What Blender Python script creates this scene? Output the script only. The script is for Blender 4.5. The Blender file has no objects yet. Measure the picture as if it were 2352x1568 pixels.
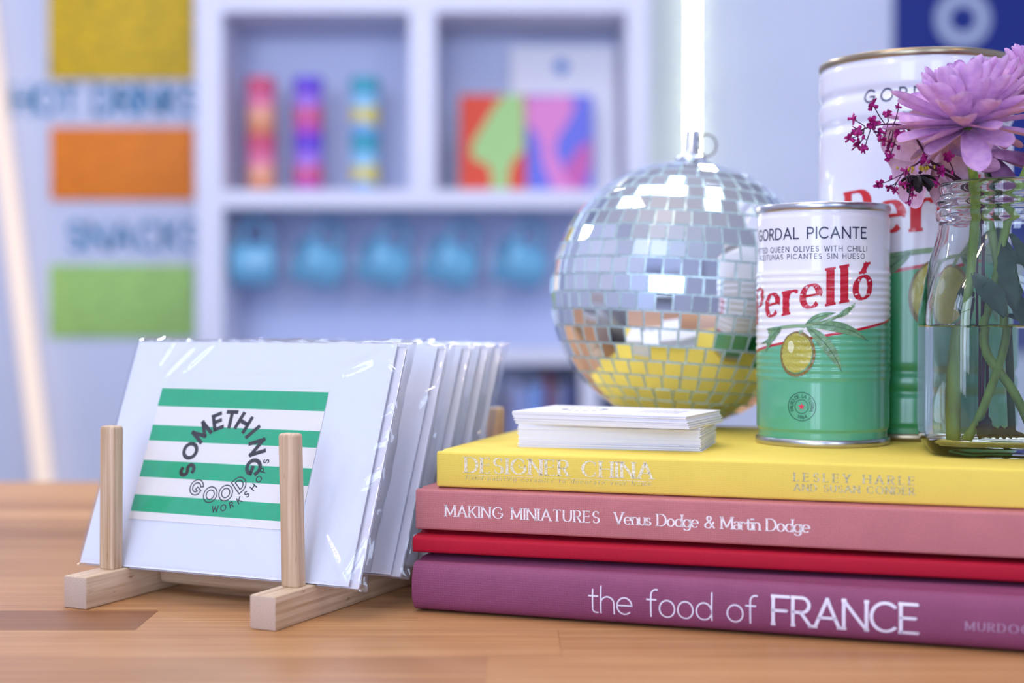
import bpy, bmesh, math, random
from math import sin, cos, pi, radians as R, sqrt, atan2, hypot
from mathutils import Vector, Matrix, Euler

# ------------------------------------------------------------------ camera, sky, lights, exposure
SC = bpy.context.scene
COL = SC.collection
U = 0.0087            # one working unit in metres
TZ = 0.80             # height of the counter top in metres
CAMH = 15.07          # lens height above the counter, units


def W(x, y, h):       # units relative to the point under the lens, h above the counter -> metres
    return Vector((x * U, y * U, TZ + h * U))


PITCH = R(1.03)
cam = bpy.data.cameras.new('camera')
cam_o = bpy.data.objects.new('camera', cam)
COL.objects.link(cam_o)
cam_o.location = W(0, 0, CAMH)
cam_o.rotation_euler = (pi / 2 - PITCH, 0, 0)
cam.lens = 50
cam.sensor_width = 36
cam.clip_start = 0.02
cam.clip_end = 60
cam.dof.use_dof = True
cam.dof.focus_distance = 72.5 * U
cam.dof.aperture_fstop = 4.4
SC.camera = cam_o

SC.view_settings.view_transform = 'Standard'
SC.view_settings.look = 'None'
SC.view_settings.gamma = 1
SC.view_settings.use_curve_mapping = False
SC.view_settings.exposure = 0.0

wd = bpy.data.worlds.new('world')
SC.world = wd
wd.use_nodes = True
bg = wd.node_tree.nodes['Background']
bg.inputs[0].default_value = (0.63, 0.77, 1.06, 1)
bg.inputs[1].default_value = 7.2

# room extents in units
RX0, RX1, RY0, RY1 = -190, 230, -230, 324
FLOOR_H = -TZ / U
CEIL_H = 215


def area(name, loc, rot, sx, sy, power, color, portal=False):
    l = bpy.data.lights.new(name, 'AREA')
    l.shape = 'RECTANGLE'
    l.size = sx * U
    l.size_y = sy * U
    l.energy = power
    l.color = color
    if portal:
        l.cycles.is_portal = True
    o = bpy.data.objects.new(name, l)
    COL.objects.link(o)
    o.location = W(*loc)
    o.rotation_euler = rot
    return o


# shop windows behind the camera: openings (x0, x1, h0, h1)
WINS = [(-180, -66, -25, 175), (32, 115, 30, 170)]
for i, (x0, x1, h0, h1) in enumerate(WINS):
    area('window_daylight', ((x0 + x1) / 2, RY0 + 2, (h0 + h1) / 2), (R(90), 0, 0), x1 - x0, h1 - h0, 1, (1, 1, 1), True)
# high side window added in the left wall for glints on the sleeves: (y0, y1, h0, h1)
WINL = (-165, -70, 95, 190)
area('window_daylight', (RX0 + 2, (WINL[0] + WINL[1]) / 2, (WINL[2] + WINL[3]) / 2), (0, R(-90), 0), WINL[3] - WINL[2], WINL[1] - WINL[0], 1, (1, 1, 1), True)
# unseen overhead lights, the narrow pair added to streak the clear sleeves
for tx in (-75, -5):
    area('added_streak_light', (tx, 45, CEIL_H - 2), (0, 0, 0), 7, 150, 5.5, (1.0, 0.84, 0.66))
area('unseen_overhead_light', (80, 110, CEIL_H - 2), (0, 0, 0), 50, 90, 7, (0.74, 0.83, 1.0))
area('unseen_overhead_light', (-60, 150, CEIL_H - 2), (0, 0, 0), 150, 60, 8, (0.68, 0.77, 1.0))  # added to throw light into the shelf cubbies


def bulb(loc, power, color, rad):
    l = bpy.data.lights.new('unseen_bulb', 'POINT')
    l.energy = power
    l.color = color
    l.shadow_soft_size = rad * U
    o = bpy.data.objects.new('unseen_bulb', l)
    COL.objects.link(o)
    o.location = W(*loc)


bulb((-75, -10, 120), 5.5, (1.0, 0.80, 0.58), 5)  # unseen warm bulbs for glints on sleeves and tins
bulb((-30, 30, 160), 3.0, (1.0, 0.80, 0.58), 4)
# row of unseen bulbs added to brighten the shelf cubbies
for px_ in (-85, -25, 35):
    bulb((px_, 165, 88), 7.0, (0.82, 0.86, 1.0), 7)
bulb((75, 5, 70), 2.0, (1.0, 0.78, 0.55), 3)

rng = random.Random(7)


# ------------------------------------------------------------------ helpers
def ray(px, py):
    f = 3267.0
    x = (px - 1176) / f
    zc = -(py - 784) / f
    return Vector((x, cos(PITCH) + zc * sin(PITCH), zc * cos(PITCH) - sin(PITCH)))


def at(px, py, y):     # a point of the photograph at distance y, in units (x, y, h above the counter)
    r = ray(px, py)
    t = y / r.y
    return (r.x * t, y, r.z * t + CAMH)


def srgb(h):
    if isinstance(h, str):
        h = h.lstrip('#')
        c = [int(h[i:i + 2], 16) / 255 for i in (0, 2, 4)]
    else:
        c = [v / 255 for v in h]
    return tuple((v / 12.92 if v <= 0.04045 else ((v + 0.055) / 1.055) ** 2.4) for v in c)


class NT:
    def __init__(self, name):
        self.m = bpy.data.materials.new(name)
        self.m.use_nodes = True
        self.t = self.m.node_tree
        self.b = self.t.nodes['Principled BSDF']

    def n(self, typ, **kw):
        nd = self.t.nodes.new(typ)
        for k, v in kw.items():
            setattr(nd, k, v)
        return nd

    def l(self, a, b):
        self.t.links.new(a, b)

    def math(self, op, a, b=None, c=None, clamp=False):
        nd = self.n('ShaderNodeMath', operation=op)
        nd.use_clamp = clamp
        for i, v in enumerate((a, b, c)):
            if v is None:
                continue
            if isinstance(v, (int, float)):
                nd.inputs[i].default_value = v
            else:
                self.l(v, nd.inputs[i])
        return nd.outputs[0]

    def mix(self, fac, a, b, blend='MIX'):
        nd = self.n('ShaderNodeMix', data_type='RGBA', blend_type=blend)
        for sock, v in ((nd.inputs['Factor'], fac), (nd.inputs[6], a), (nd.inputs[7], b)):
            if isinstance(v, (int, float)):
                sock.default_value = v
            elif isinstance(v, tuple):
                sock.default_value = v if len(v) == 4 else (*v, 1)
            else:
                self.l(v, sock)
        return nd.outputs[2]

    def coord(self, scale=(1, 1, 1)):     # object coordinates in working units
        tc = self.n('ShaderNodeTexCoord')
        mp = self.n('ShaderNodeMapping')
        mp.inputs['Scale'].default_value = tuple(s / U for s in scale)
        self.l(tc.outputs['Object'], mp.inputs['Vector'])
        return mp.outputs[0]

    def noise(self, vec, scale=1.0, detail=3, rough=0.5):
        nd = self.n('ShaderNodeTexNoise')
        nd.inputs['Scale'].default_value = scale
        nd.inputs['Detail'].default_value = detail
        nd.inputs['Roughness'].default_value = rough
        self.l(vec, nd.inputs['Vector'])
        return nd.outputs['Fac']

    def ramp(self, fac, lo, hi):
        nd = self.n('ShaderNodeMapRange')
        nd.inputs[1].default_value = lo
        nd.inputs[2].default_value = hi
        self.l(fac, nd.inputs[0])
        return nd.outputs[0]

    def bump(self, h, strength, dist=0.05):
        nd = self.n('ShaderNodeBump')
        nd.inputs['Strength'].default_value = strength
        nd.inputs['Distance'].default_value = dist * U
        self.l(h, nd.inputs['Height'])
        self.l(nd.outputs[0], self.b.inputs['Normal'])


def mat(name, col, rough=0.5, metal=0.0, var=0.0, vscale=(1, 1, 1), bump=0.0, bscale=None, coat=0.0, spec=0.5,
        sss=0.0, trans=0.0, ior=1.45, emit=None, estr=0.0):
    t = NT(name)
    c = srgb(col)
    b = t.b
    b.inputs['Base Color'].default_value = (*c, 1)
    b.inputs['Roughness'].default_value = rough
    b.inputs['Metallic'].default_value = metal
    b.inputs['Specular IOR Level'].default_value = spec
    b.inputs['IOR'].default_value = ior
    b.inputs['Coat Weight'].default_value = coat
    b.inputs['Coat Roughness'].default_value = 0.06
    b.inputs['Transmission Weight'].default_value = trans
    if sss:
        b.inputs['Subsurface Weight'].default_value = sss
        b.inputs['Subsurface Radius'].default_value = (0.004, 0.003, 0.003)
        b.inputs['Subsurface Scale'].default_value = 0.4
    if emit:
        b.inputs['Emission Color'].default_value = (*srgb(emit), 1)
        b.inputs['Emission Strength'].default_value = estr
    if var or bump:
        f = t.noise(t.coord(vscale))
        if var:
            g = t.ramp(f, 0.25, 0.75)
            t.l(t.mix(g, tuple(v * (1 - var) for v in c), tuple(min(1, v * (1 + var)) for v in c)), b.inputs['Base Color'])
        if bump:
            h = f if bscale is None else t.noise(t.coord(bscale))
            t.bump(h, bump)
    return t.m


class MB:
    def __init__(self):
        self.v, self.f, self.mi, self.sm = [], [], [], []

    def add(self, verts, faces, mi=0, smooth=False):
        o = len(self.v)
        self.v += [tuple(p) for p in verts]
        for f in faces:
            self.f.append(tuple(o + i for i in f))
            self.mi.append(mi)
            self.sm.append(smooth)
        return self

    def box(self, x0, x1, y0, y1, z0, z1, mi=0):
        v = [(x, y, z) for z in (z0, z1) for y in (y0, y1) for x in (x0, x1)]
        return self.add(v, [(0, 2, 3, 1), (4, 5, 7, 6), (0, 1, 5, 4), (2, 6, 7, 3), (0, 4, 6, 2), (1, 3, 7, 5)], mi)

    def rbox(self, x0, x1, y0, y1, z0, z1, b=0.05, seg=2, mi=0, M=None):
        bm = bmesh.new()
        bmesh.ops.create_cube(bm, size=1)
        for v in bm.verts:
            v.co = Vector(((x0 + x1) / 2 + v.co.x * (x1 - x0), (y0 + y1) / 2 + v.co.y * (y1 - y0), (z0 + z1) / 2 + v.co.z * (z1 - z0)))
        bmesh.ops.bevel(bm, geom=bm.edges[:], offset=b, segments=seg, profile=0.5, affect='EDGES')
        bm.verts.index_update()
        vs = [(M @ v.co if M else v.co.copy()) for v in bm.verts]
        fs = [[v.index for v in f.verts] for f in bm.faces]
        bm.free()
        return self.add(vs, fs, mi, seg > 1)

    def grid(self, fn, nu, nv, mi=0, smooth=True, wrap=False):
        v = [fn(i / nu, j / nv) for j in range(nv + 1) for i in range(nu + (0 if wrap else 1))]
        w = nu if wrap else nu + 1
        f = []
        for j in range(nv):
            for i in range(nu):
                a, b = j * w + i, j * w + (i + 1) % w
                f.append((a, b, b + w, a + w))
        return self.add(v, f, mi, smooth)

    def lathe(self, prof, n=64, mi=0, smooth=True, c=(0, 0)):
        v, f = [], []
        for r, z in prof:
            for i in range(n):
                a = 2 * pi * i / n
                v.append((c[0] + r * cos(a), c[1] + r * sin(a), z))
        for j in range(len(prof) - 1):
            for i in range(n):
                a, b = j * n + i, j * n + (i + 1) % n
                f.append((a, b, b + n, a + n))
        return self.add(v, f, mi, smooth)

    def tube(self, pts, rad, n=10, mi=0, cap=True):
        pts = [Vector(p) for p in pts]
        k = len(pts)
        rr = [rad(i / (k - 1)) if callable(rad) else rad for i in range(k)]
        v, f = [], []
        up = None
        for i, p in enumerate(pts):
            t = (pts[min(i + 1, k - 1)] - pts[max(i - 1, 0)]).normalized()
            if up is None:
                up = t.orthogonal().normalized()
            up = (up - t * up.dot(t)).normalized()
            s = t.cross(up)
            for j in range(n):
                a = 2 * pi * j / n
                v.append(p + (up * cos(a) + s * sin(a)) * rr[i])
        for i in range(k - 1):
            for j in range(n):
                a, b = i * n + j, i * n + (j + 1) % n
                f.append((a, b, b + n, a + n))
        if cap:
            f.append(tuple(range(n))[::-1])
            f.append(tuple((k - 1) * n + j for j in range(n)))
        return self.add(v, f, mi, True)

    def build(self, name, mats, parent=None, loc=None, rot=None):
        me = bpy.data.meshes.new(name)
        me.from_pydata([(x * U, y * U, z * U) for x, y, z in self.v], [], self.f)
        for m in (mats if isinstance(mats, (list, tuple)) else [mats]):
            me.materials.append(m)
        me.polygons.foreach_set('material_index', self.mi)
        me.polygons.foreach_set('use_smooth', self.sm)
        me.update()
        o = bpy.data.objects.new(name, me)
        COL.objects.link(o)
        if parent:
            o.parent = parent
        if loc is not None:
            o.location = W(*loc)
        if rot is not None:
            o.rotation_euler = rot
        return o


def tag(o, label=None, cat=None, group=None, kind=None):
    for k, v in (('label', label), ('category', cat), ('group', group), ('kind', kind)):
        if v:
            o[k] = v
    return o


def thing(name, label, cat, loc, rot=(0, 0, 0), group=None):
    o = bpy.data.objects.new(name, None)
    COL.objects.link(o)
    o.location = W(*loc)
    o.rotation_euler = rot
    return tag(o, label, cat, group)


def dup(root, label=None):
    r = root.copy()
    COL.objects.link(r)
    if label:
        r['label'] = label
    for ch in list(root.children):
        c = ch.copy()
        COL.objects.link(c)
        c.parent = r
        for g in list(ch.children):
            d = g.copy()
            COL.objects.link(d)
            d.parent = c
    return r


def spline(pts, n=8):
    P = [Vector(p) for p in pts]
    out = []
    for i in range(len(P) - 1):
        a, b, c, d = P[max(i - 1, 0)], P[i], P[i + 1], P[min(i + 2, len(P) - 1)]
        for k in range(n):
            t = k / n
            out.append(0.5 * ((2 * b) + (c - a) * t + (2 * a - 5 * b + 4 * c - d) * t * t + (3 * b - a - 3 * c + d) * t ** 3))
    out.append(P[-1])
    return out


# ------------------------------------------------------------------ lettering: skeleton strokes swept by a flat nib
def arc(cx, cy, rx, ry, a0, a1, n=None):
    n = n or max(4, int(abs(a1 - a0) / 15))
    return [(cx + rx * cos(R(a0 + (a1 - a0) * i / n)), cy + ry * sin(R(a0 + (a1 - a0) * i / n))) for i in range(n + 1)]


XH = 0.64
circ = arc(.29, .32, .29, .32, 90, 450)
G_ = {
    'A': (.84, [[(0, 0), (.42, 1)], [(.42, 1), (.84, 0)], [(.15, .34), (.69, .34)]]),
    'C': (.84, [arc(.48, .5, .48, .5, 48, 312)]),
    'D': (.78, [[(0, 0), (0, 1)], [(0, 1), (.3, 1)] + arc(.3, .5, .48, .5, 90, -90) + [(0, 0)]]),
    'E': (.56, [[(0, 0), (0, 1)], [(0, 1), (.54, 1)], [(0, .52), (.48, .52)], [(0, 0), (.56, 0)]]),
    'F': (.54, [[(0, 0), (0, 1)], [(0, 1), (.54, 1)], [(0, .5), (.46, .5)]]),
    'G': (.9, [arc(.48, .5, .48, .5, 46, 332) + [(.9, .44)], [(.52, .45), (.9, .45)]]),
    'H': (.76, [[(0, 0), (0, 1)], [(.76, 0), (.76, 1)], [(0, .52), (.76, .52)]]),
    'I': (.0, [[(0, 0), (0, 1)]]),
    'K': (.68, [[(0, 0), (0, 1)], [(.64, 1), (0, .4)], [(.2, .58), (.68, 0)]]),
    'L': (.5, [[(0, 0), (0, 1)], [(0, 0), (.5, 0)]]),
    'M': (.94, [[(0, 0), (0, 1)], [(0, 1), (.47, .12)], [(.47, .12), (.94, 1)], [(.94, 1), (.94, 0)]]),
    'N': (.78, [[(0, 0), (0, 1)], [(0, 1), (.78, 0)], [(.78, 0), (.78, 1)]]),
    'O': (.98, [arc(.49, .5, .49, .5, 90, 450)]),
    'P': (.58, [[(0, 0), (0, 1)], [(0, 1), (.3, 1)] + arc(.3, .73, .28, .27, 90, -90) + [(0, .46)]]),
    'Q': (.98, [arc(.49, .5, .49, .5, 90, 450), [(.6, .24), (.95, -.06)]]),
    'R': (.62, [[(0, 0), (0, 1)], [(0, 1), (.3, 1)] + arc(.3, .74, .27, .26, 90, -90) + [(0, .48)], [(.28, .48), (.62, 0)]]),
    'S': (.56, [arc(.28, .745, .255, .255, 35, 270) + arc(.28, .245, .28, .245, 75, -145)]),
    'T': (.66, [[(.33, 0), (.33, 1)], [(0, 1), (.66, 1)]]),
    'U': (.72, [[(0, 1), (0, .36)] + arc(.36, .36, .36, .36, 180, 360) + [(.72, 1)]]),
    'V': (.78, [[(0, 1), (.39, 0)], [(.39, 0), (.78, 1)]]),
    'W': (1.16, [[(0, 1), (.3, 0)], [(.3, 0), (.58, .95)], [(.58, .95), (.86, 0)], [(.86, 0), (1.16, 1)]]),
    'Y': (.74, [[(0, 1), (.37, .46)], [(.74, 1), (.37, .46)], [(.37, .46), (.37, 0)]]),
    'a': (.5, [arc(.24, .41, .22, .23, 150, 0) + [(.46, 0)], arc(.24, .18, .23, .18, 60, 320)]),
    'c': (.5, [arc(.29, .32, .29, .32, 48, 312)]),
    'd': (.58, [circ, [(.58, 1.02), (.58, 0)]]),
    'e': (.58, [[(.01, .34), (.57, .34)] + arc(.29, .32, .29, .32, 6, 312)]),
    'f': (.36, [arc(.34, .82, .19, .2, 75, 180) + [(.15, 0)], [(0, XH), (.34, XH)]]),
    'g': (.58, [circ, [(.58, XH), (.58, -.03)] + arc(.29, -.03, .29, .26, 0, -150)]),
    'h': (.52, [[(0, 1.02), (0, 0)], arc(.26, .38, .26, .26, 175, 0) + [(.52, 0)]]),
    'i': (.0, [[(0, XH), (0, 0)], [(0, .86), (0, .93)]]),
    'l': (.0, [[(0, 1.02), (0, 0)]]),
    'm': (.86, [[(0, XH), (0, 0)], arc(.215, .42, .215, .22, 175, 0) + [(.43, 0)], arc(.645, .42, .215, .22, 175, 0) + [(.86, 0)]]),
    'n': (.5, [[(0, XH), (0, 0)], arc(.25, .39, .25, .25, 175, 0) + [(.5, 0)]]),
    'o': (.58, [circ]),
    'ó': (.58, [circ, [(.27, .76), (.46, .98)]]),
    'p': (.58, [[(0, XH), (0, -.28)], circ]),
    'r': (.34, [[(0, XH), (0, 0)], arc(.24, .38, .24, .25, 175, 62)]),
    's': (.38, [arc(.19, .48, .17, .16, 35, 270) + arc(.19, .16, .19, .16, 75, -145)]),
    't': (.34, [[(.14, .88), (.14, .15)] + arc(.29, .15, .15, .15, 180, 290), [(0, XH), (.34, XH)]]),
    'u': (.5, [[(0, XH), (0, .25)] + arc(.25, .25, .25, .25, 180, 355), [(.5, XH), (.5, 0)]]),
    'y': (.5, [[(0, XH), (.25, 0)], [(.5, XH), (.25, 0), (.12, -.27)]]),
    '&': (.84, [[(.84, 0), (.2, .7)] + arc(.35, .82, .18, .18, 215, -35) + [(.42, .62), (.12, .4)] + arc(.27, .22, .27, .22, 130, 330) + [(.76, .52)]]),
    '-': (.3, [[(.02, .3), (.28, .3)]]),
    '1': (.2, [[(0, .8), (.18, 1)], [(.18, 1), (.18, 0)]]),
    '9': (.52, [arc(.26, .7, .26, .3, 0, 360), [(.52, .7), (.3, 0)]]),
    '6': (.52, [arc(.26, .3, .26, .3, 0, 360), [(0, .3), (.24, 1)]]),
    '4': (.56, [[(.42, 0), (.42, 1)], [(.42, 1), (0, .3)], [(0, .3), (.58, .3)]]),
    ' ': (.34, []),
}


def glyph_polys(ch, nib, serif):
    """quads (lists of 2D points) of one glyph, cap height 1"""
    wx, wy = nib
    out = []
    st = G_[ch][1]
    ends = [p for s in st for p in (s[0], s[-1])]

    def hw(t):
        n = (-t[1], t[0])
        return 0.5 * sqrt((wx * n[0]) ** 2 + (wy * n[1]) ** 2)

    for s in st:
        runs, cur = [], [s[0]]
        for i in range(1, len(s)):
            cur.append(s[i])
            if i < len(s) - 1:
                a = atan2(s[i][1] - s[i - 1][1], s[i][0] - s[i - 1][0])
                b = atan2(s[i + 1][1] - s[i][1], s[i + 1][0] - s[i][0])
                d = abs((b - a + pi) % (2 * pi) - pi)
                if d > R(38):
                    runs.append(cur)
                    cur = [s[i]]
        runs.append(cur)
        for k, r in enumerate(runs):
            if len(r) == 2:      # straight: subdivide so that it can bend round a curved surface
                L = hypot(r[1][0] - r[0][0], r[1][1] - r[0][1])
                m = max(1, int(L / .07))
                r = [(r[0][0] + (r[1][0] - r[0][0]) * i / m, r[0][1] + (r[1][1] - r[0][1]) * i / m) for i in range(m + 1)]
            else:
                q = [r[0]]
                for a, b in zip(r, r[1:]):
                    m = max(1, int(hypot(b[0] - a[0], b[1] - a[1]) / .16))
                    q += [(a[0] + (b[0] - a[0]) * i / m, a[1] + (b[1] - a[1]) * i / m) for i in range(1, m + 1)]
                r = q
            closed = hypot(r[0][0] - r[-1][0], r[0][1] - r[-1][1]) < 1e-6
            L_, Rr = [], []
            for i, p in enumerate(r):
                a, b = r[max(i - 1, 0)], r[min(i + 1, len(r) - 1)]
                if closed and i in (0, len(r) - 1):
                    a, b = r[-2], r[1]
                t = Vector((b[0] - a[0], b[1] - a[1])).normalized()
                h = hw(t)
                q = Vector(p)
                if not closed:     # square ends
                    e = 0.5 * min(wx, wy) if not serif else wy * 0.4
                    if i == 0:
                        q = q - t * e
                    if i == len(r) - 1:
                        q = q + t * e
                n = Vector((-t.y, t.x))
                L_.append(q + n * h)
                Rr.append(q - n * h)
            for i in range(len(r) - 1):
                out.append([Rr[i], Rr[i + 1], L_[i + 1], L_[i]])
        if serif:
            for e, o in ((s[0], s[1]), (s[-1], s[-2])):
                t = Vector((e[0] - o[0], e[1] - o[1])).normalized()
                shared = sum(1 for q in ends if hypot(q[0] - e[0], q[1] - e[1]) < 1e-6) > 1
                if abs(t.y) > .93 and len(s) < 6 or (abs(t.y) > .55 and not shared and len(s) == 2) or (abs(t.y) > .93 and not shared and e[1] < .02):
                    x, y = e
                    hl = wx * .5 + .1 * serif
                    for i in range(2):
                        x0, x1 = x - hl + hl * i, x + hl * i
                        out.append([Vector((x0, y - wy * .55)), Vector((x1, y - wy * .55)), Vector((x1, y + wy * .55)), Vector((x0, y + wy * .55))])
                elif abs(t.x) > .8 and not shared and ch not in 'ae' or (len(s) > 8 and not shared and ch in 'CSGcs'):
                    x, y = e
                    hl = .1 * serif
                    yy = y - hl * .6 if y > .6 * (1 if ch.isupper() else XH) else y + hl * .6
                    out.append([Vector((x - wy * .7, yy - hl)), Vector((x + wy * .7, yy - hl)), Vector((x + wy * .7, yy + hl)), Vector((x - wy * .7, yy + hl))])
    return out


def text_polys(text, x0, x1, y0, cap, nib, serif=0, hs=1.0, slant=0.0):
    """glyph quads laid out between x0 and x1 on the baseline y0"""
    ws = [G_[c][0] * cap * hs for c in text]
    tr = (x1 - x0 - sum(ws)) / max(1, len(text) - 1)
    x, out = x0, []
    for c, w in zip(text, ws):
        for q in glyph_polys(c, nib, serif):
            out.append([(x + (p.x + slant * p.y) * cap * hs, y0 + p.y * cap) for p in q])
        x += w + tr
    return out


def put(mb, polys, fn, mi=0):
    for q in polys:
        P = [fn(x, y) for x, y in q]
        mb.add(P, [tuple(range(len(P)))], mi)
    return mb


def radial_text(mb, text, angles, cx, cy, r, cap, nib, fn, out=True, mi=0, hollow=False):
    for c, a in zip(text, angles):
        if c == ' ':
            continue
        w = G_[c][0] * cap
        th = R(a - 90) if out else R(a + 90)
        polys = glyph_polys(c, nib, 0) if not hollow else outline_polys(c, nib)
        for q in polys:
            P = []
            for p in q:
                lx, ly = p.x * cap - w / 2, p.y * cap - cap / 2
                P.append(fn(cx + r * cos(R(a)) + lx * cos(th) - ly * sin(th), cy + r * sin(R(a)) + lx * sin(th) + ly * cos(th)))
            mb.add(P, [tuple(range(len(P)))], mi)


def outline_polys(c, nib):
    o = .1
    if c == 'O':
        paths = [arc(.49, .5, .49, .5, 0, 360), arc(.49, .5, .29, .3, 0, 360)]
    elif c == 'D':
        paths = [[(0, 0), (0, 1)], [(0, 1), (.3, 1)] + arc(.3, .5, .5, .5, 90, -90) + [(0, 0)],
                 [(.2, .2), (.2, .8)], [(.2, .8), (.3, .8)] + arc(.3, .5, .3, .3, 90, -90) + [(.2, .2)]]
    else:  # G
        paths = [arc(.48, .5, .48, .5, 42, 335), arc(.48, .5, .28, .3, 42, 300), [(.84, .82), (.69, .7)],
                 [(.91, .29), (.91, .56)], [(.91, .56), (.52, .56)], [(.52, .56), (.52, .38)], [(.52, .38), (.72, .38)], [(.72, .38), (.62, .24)]]
    G_['~'] = (0, paths)
    return glyph_polys('~', nib, 0)


# ------------------------------------------------------------------ materials
WHITE_WALL = mat('painted wall', '#cdd3e8', .85, var=.03, vscale=(.05, .05, .05))
M_CEIL = mat('ceiling paint', '#dcdce0', .9)
M_FLOOR = mat('floor boards', '#8a7a6a', .6, var=.15, vscale=(.01, .2, .2))
M_SHELF = mat('white shelf paint', '#dcdcec', .45, var=.02, vscale=(.1, .1, .1))
M_SHELFBACK = mat('shelf back panel', '#c6d0f0', .6)
M_PAPER = mat('white card', '#e7edfb', .75, var=.008, vscale=(1.5, 1.5, 1.5))
M_PAPER2 = mat('white envelope paper', '#e9e9f3', .8)
M_EDGE = mat('card stock edge', '#ecebf2', .85, var=.05, vscale=(.2, .2, 30))
M_BLACK = mat('black ink', '#2b2d33', .7)
M_GREY = mat('grey ink', '#77757a', .7)
M_METAL = mat('tin plate', '#c3c2c4', .28, 1.0)
M_BRASS = mat('tarnished tin plate', '#a8987c', .3, 1.0)
M_CHROME = mat('chrome', '#dfe3e8', .08, 1.0)
M_RED = mat('red print', '#c20d2f', .35, coat=.5)
M_NAVY = mat('navy print', '#20284a', .4, coat=.5)


def cloth(name, col, var=.08, fine=9.0, bump=.35, rough=.72):
    t = NT(name)
    c = srgb(col)
    v = t.coord((1, 1, 1))
    w1 = t.n('ShaderNodeTexWave', wave_type='BANDS', bands_direction='X')
    w2 = t.n('ShaderNodeTexWave', wave_type='BANDS', bands_direction='Z')
    for w in (w1, w2):
        w.inputs['Scale'].default_value = fine * .33
        w.inputs['Distortion'].default_value = 2.0
        w.inputs['Detail'].default_value = 2
        w.inputs['Detail Scale'].default_value = 1.5
        t.l(v, w.inputs['Vector'])
    wv = t.math('MULTIPLY', w1.outputs['Fac'], w2.outputs['Fac'])
    sp = t.noise(v, fine, 2)
    bl = t.noise(v, .6, 3)
    g = t.math('ADD', t.math('MULTIPLY', wv, .35), t.math('ADD', t.math('MULTIPLY', sp, .5), t.math('MULTIPLY', bl, .45)))
    g = t.ramp(g, .35, .85)
    t.l(t.mix(g, tuple(x * (1 - var) for x in c), tuple(min(1, x * (1 + var)) for x in c)), t.b.inputs['Base Color'])
    t.b.inputs['Roughness'].default_value = rough
    t.b.inputs['Specular IOR Level'].default_value = .35
    t.bump(g, bump, .03)
    return t.m


M_YEL = cloth('yellow book cloth', '#f2d860', .05, 10, .25)
M_PINK = cloth('dusty pink book cloth', '#c47a7c', .12, 9, .35)
M_CRIM = cloth('crimson book cloth', '#b5062c', .08, 12, .3)
M_PURP = cloth('plum book cloth', '#8d476b', .13, 8, .5, .6)
M_PAGES = mat('book pages', '#e8e0d0', .9, var=.08, vscale=(.1, .1, 14))


def foil(name, col, dark, scale):
    t = NT(name)
    g = t.ramp(t.noise(t.coord((1, 1, 1)), scale, 2), .38, .6)
    t.l(t.mix(g, srgb(dark), srgb(col)), t.b.inputs['Base Color'])
    t.b.inputs['Roughness'].default_value = .32
    t.b.inputs['Metallic'].default_value = .1
    return t.m


M_FOIL = foil('worn silver foil', '#f4f0dc', '#dccb86', 11)
M_FOIL_D = foil('dull silver foil', '#d6cda6', '#a79c62', 8)
M_FOIL_W = foil('white foil', '#fdfafa', '#ecd9d9', 14)
M_WHITEINK = mat('pale lilac ink', '#ece6f6', .5)
M_DULLINK = mat('dull lilac ink', '#b795b4', .5)


def wood_table():
    t = NT('oak butcher block')
    at_ = t.n('ShaderNodeAttribute', attribute_name='stave')
    sx = t.n('ShaderNodeSeparateColor')
    t.l(at_.outputs['Color'], sx.inputs[0])
    tc = t.n('ShaderNodeTexCoord')
    off = t.n('ShaderNodeVectorMath', operation='MULTIPLY_ADD')
    t.l(at_.outputs['Color'], off.inputs[0])
    off.inputs[1].default_value = (3.0, 1.0, 5.0)
    t.l(tc.outputs['Object'], off.inputs[2])
    mp = t.n('ShaderNodeMapping')
    mp.inputs['Scale'].default_value = (.055 / U, 1.6 / U, 1 / U)
    t.l(off.outputs[0], mp.inputs[0])
    n1 = t.noise(mp.outputs[0], 1.0, 5, .6)
    mp2 = t.n('ShaderNodeMapping')
    mp2.inputs['Scale'].default_value = (.12 / U, 9 / U, 1 / U)
    t.l(off.outputs[0], mp2.inputs[0])
    n2 = t.noise(mp2.outputs[0], 1.0, 3, .6)
    wv = t.n('ShaderNodeTexWave', wave_type='BANDS', bands_direction='Y')
    wv.inputs['Scale'].default_value = .55
    wv.inputs['Distortion'].default_value = 5
    wv.inputs['Detail'].default_value = 3
    t.l(mp.outputs[0], wv.inputs['Vector'])
    g = t.math('ADD', t.math('MULTIPLY', n1, .55), t.math('ADD', t.math('MULTIPLY', n2, .35), t.math('MULTIPLY', wv.outputs['Fac'], .18)))
    g = t.ramp(g, .32, .78)
    base = t.mix(sx.outputs[0], srgb('#9e6636'), srgb('#dcab74'))
    dark = t.mix(sx.outputs[0], srgb('#6e4020'), srgb('#aa7244'))
    t.l(t.mix(g, dark, base), t.b.inputs['Base Color'])
    t.b.inputs['Roughness'].default_value = .42
    t.bump(n2, .12, .03)
    return t.m


M_TABLE = wood_table()


def bamboo(name, axis):
    t = NT(name)
    s = [5.0, 5.0, 5.0]
    s[axis] = .12
    v = t.coord(tuple(s))
    n1 = t.noise(v, 1.0, 3, .55)
    s2 = [2.2, 2.2, 2.2]
    s2[axis] = 1.1
    n2 = t.ramp(t.noise(t.coord(tuple(s2)), 1.0, 3), .60, .75)
    c = t.mix(t.ramp(n1, .3, .7), srgb('#b6946f'), srgb('#dfc6a8'))
    s3 = [9.0, 9.0, 9.0]
    s3[axis] = .8
    fl = t.ramp(t.noise(t.coord(tuple(s3)), 1.0, 2), .56, .7)
    c = t.mix(t.math('MULTIPLY', t.math('MULTIPLY', n2, fl), .8), c, srgb('#8a5c36'))
    t.l(c, t.b.inputs['Base Color'])
    t.b.inputs['Roughness'].default_value = .5
    t.bump(n1, .15, .03)
    return t.m


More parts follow.
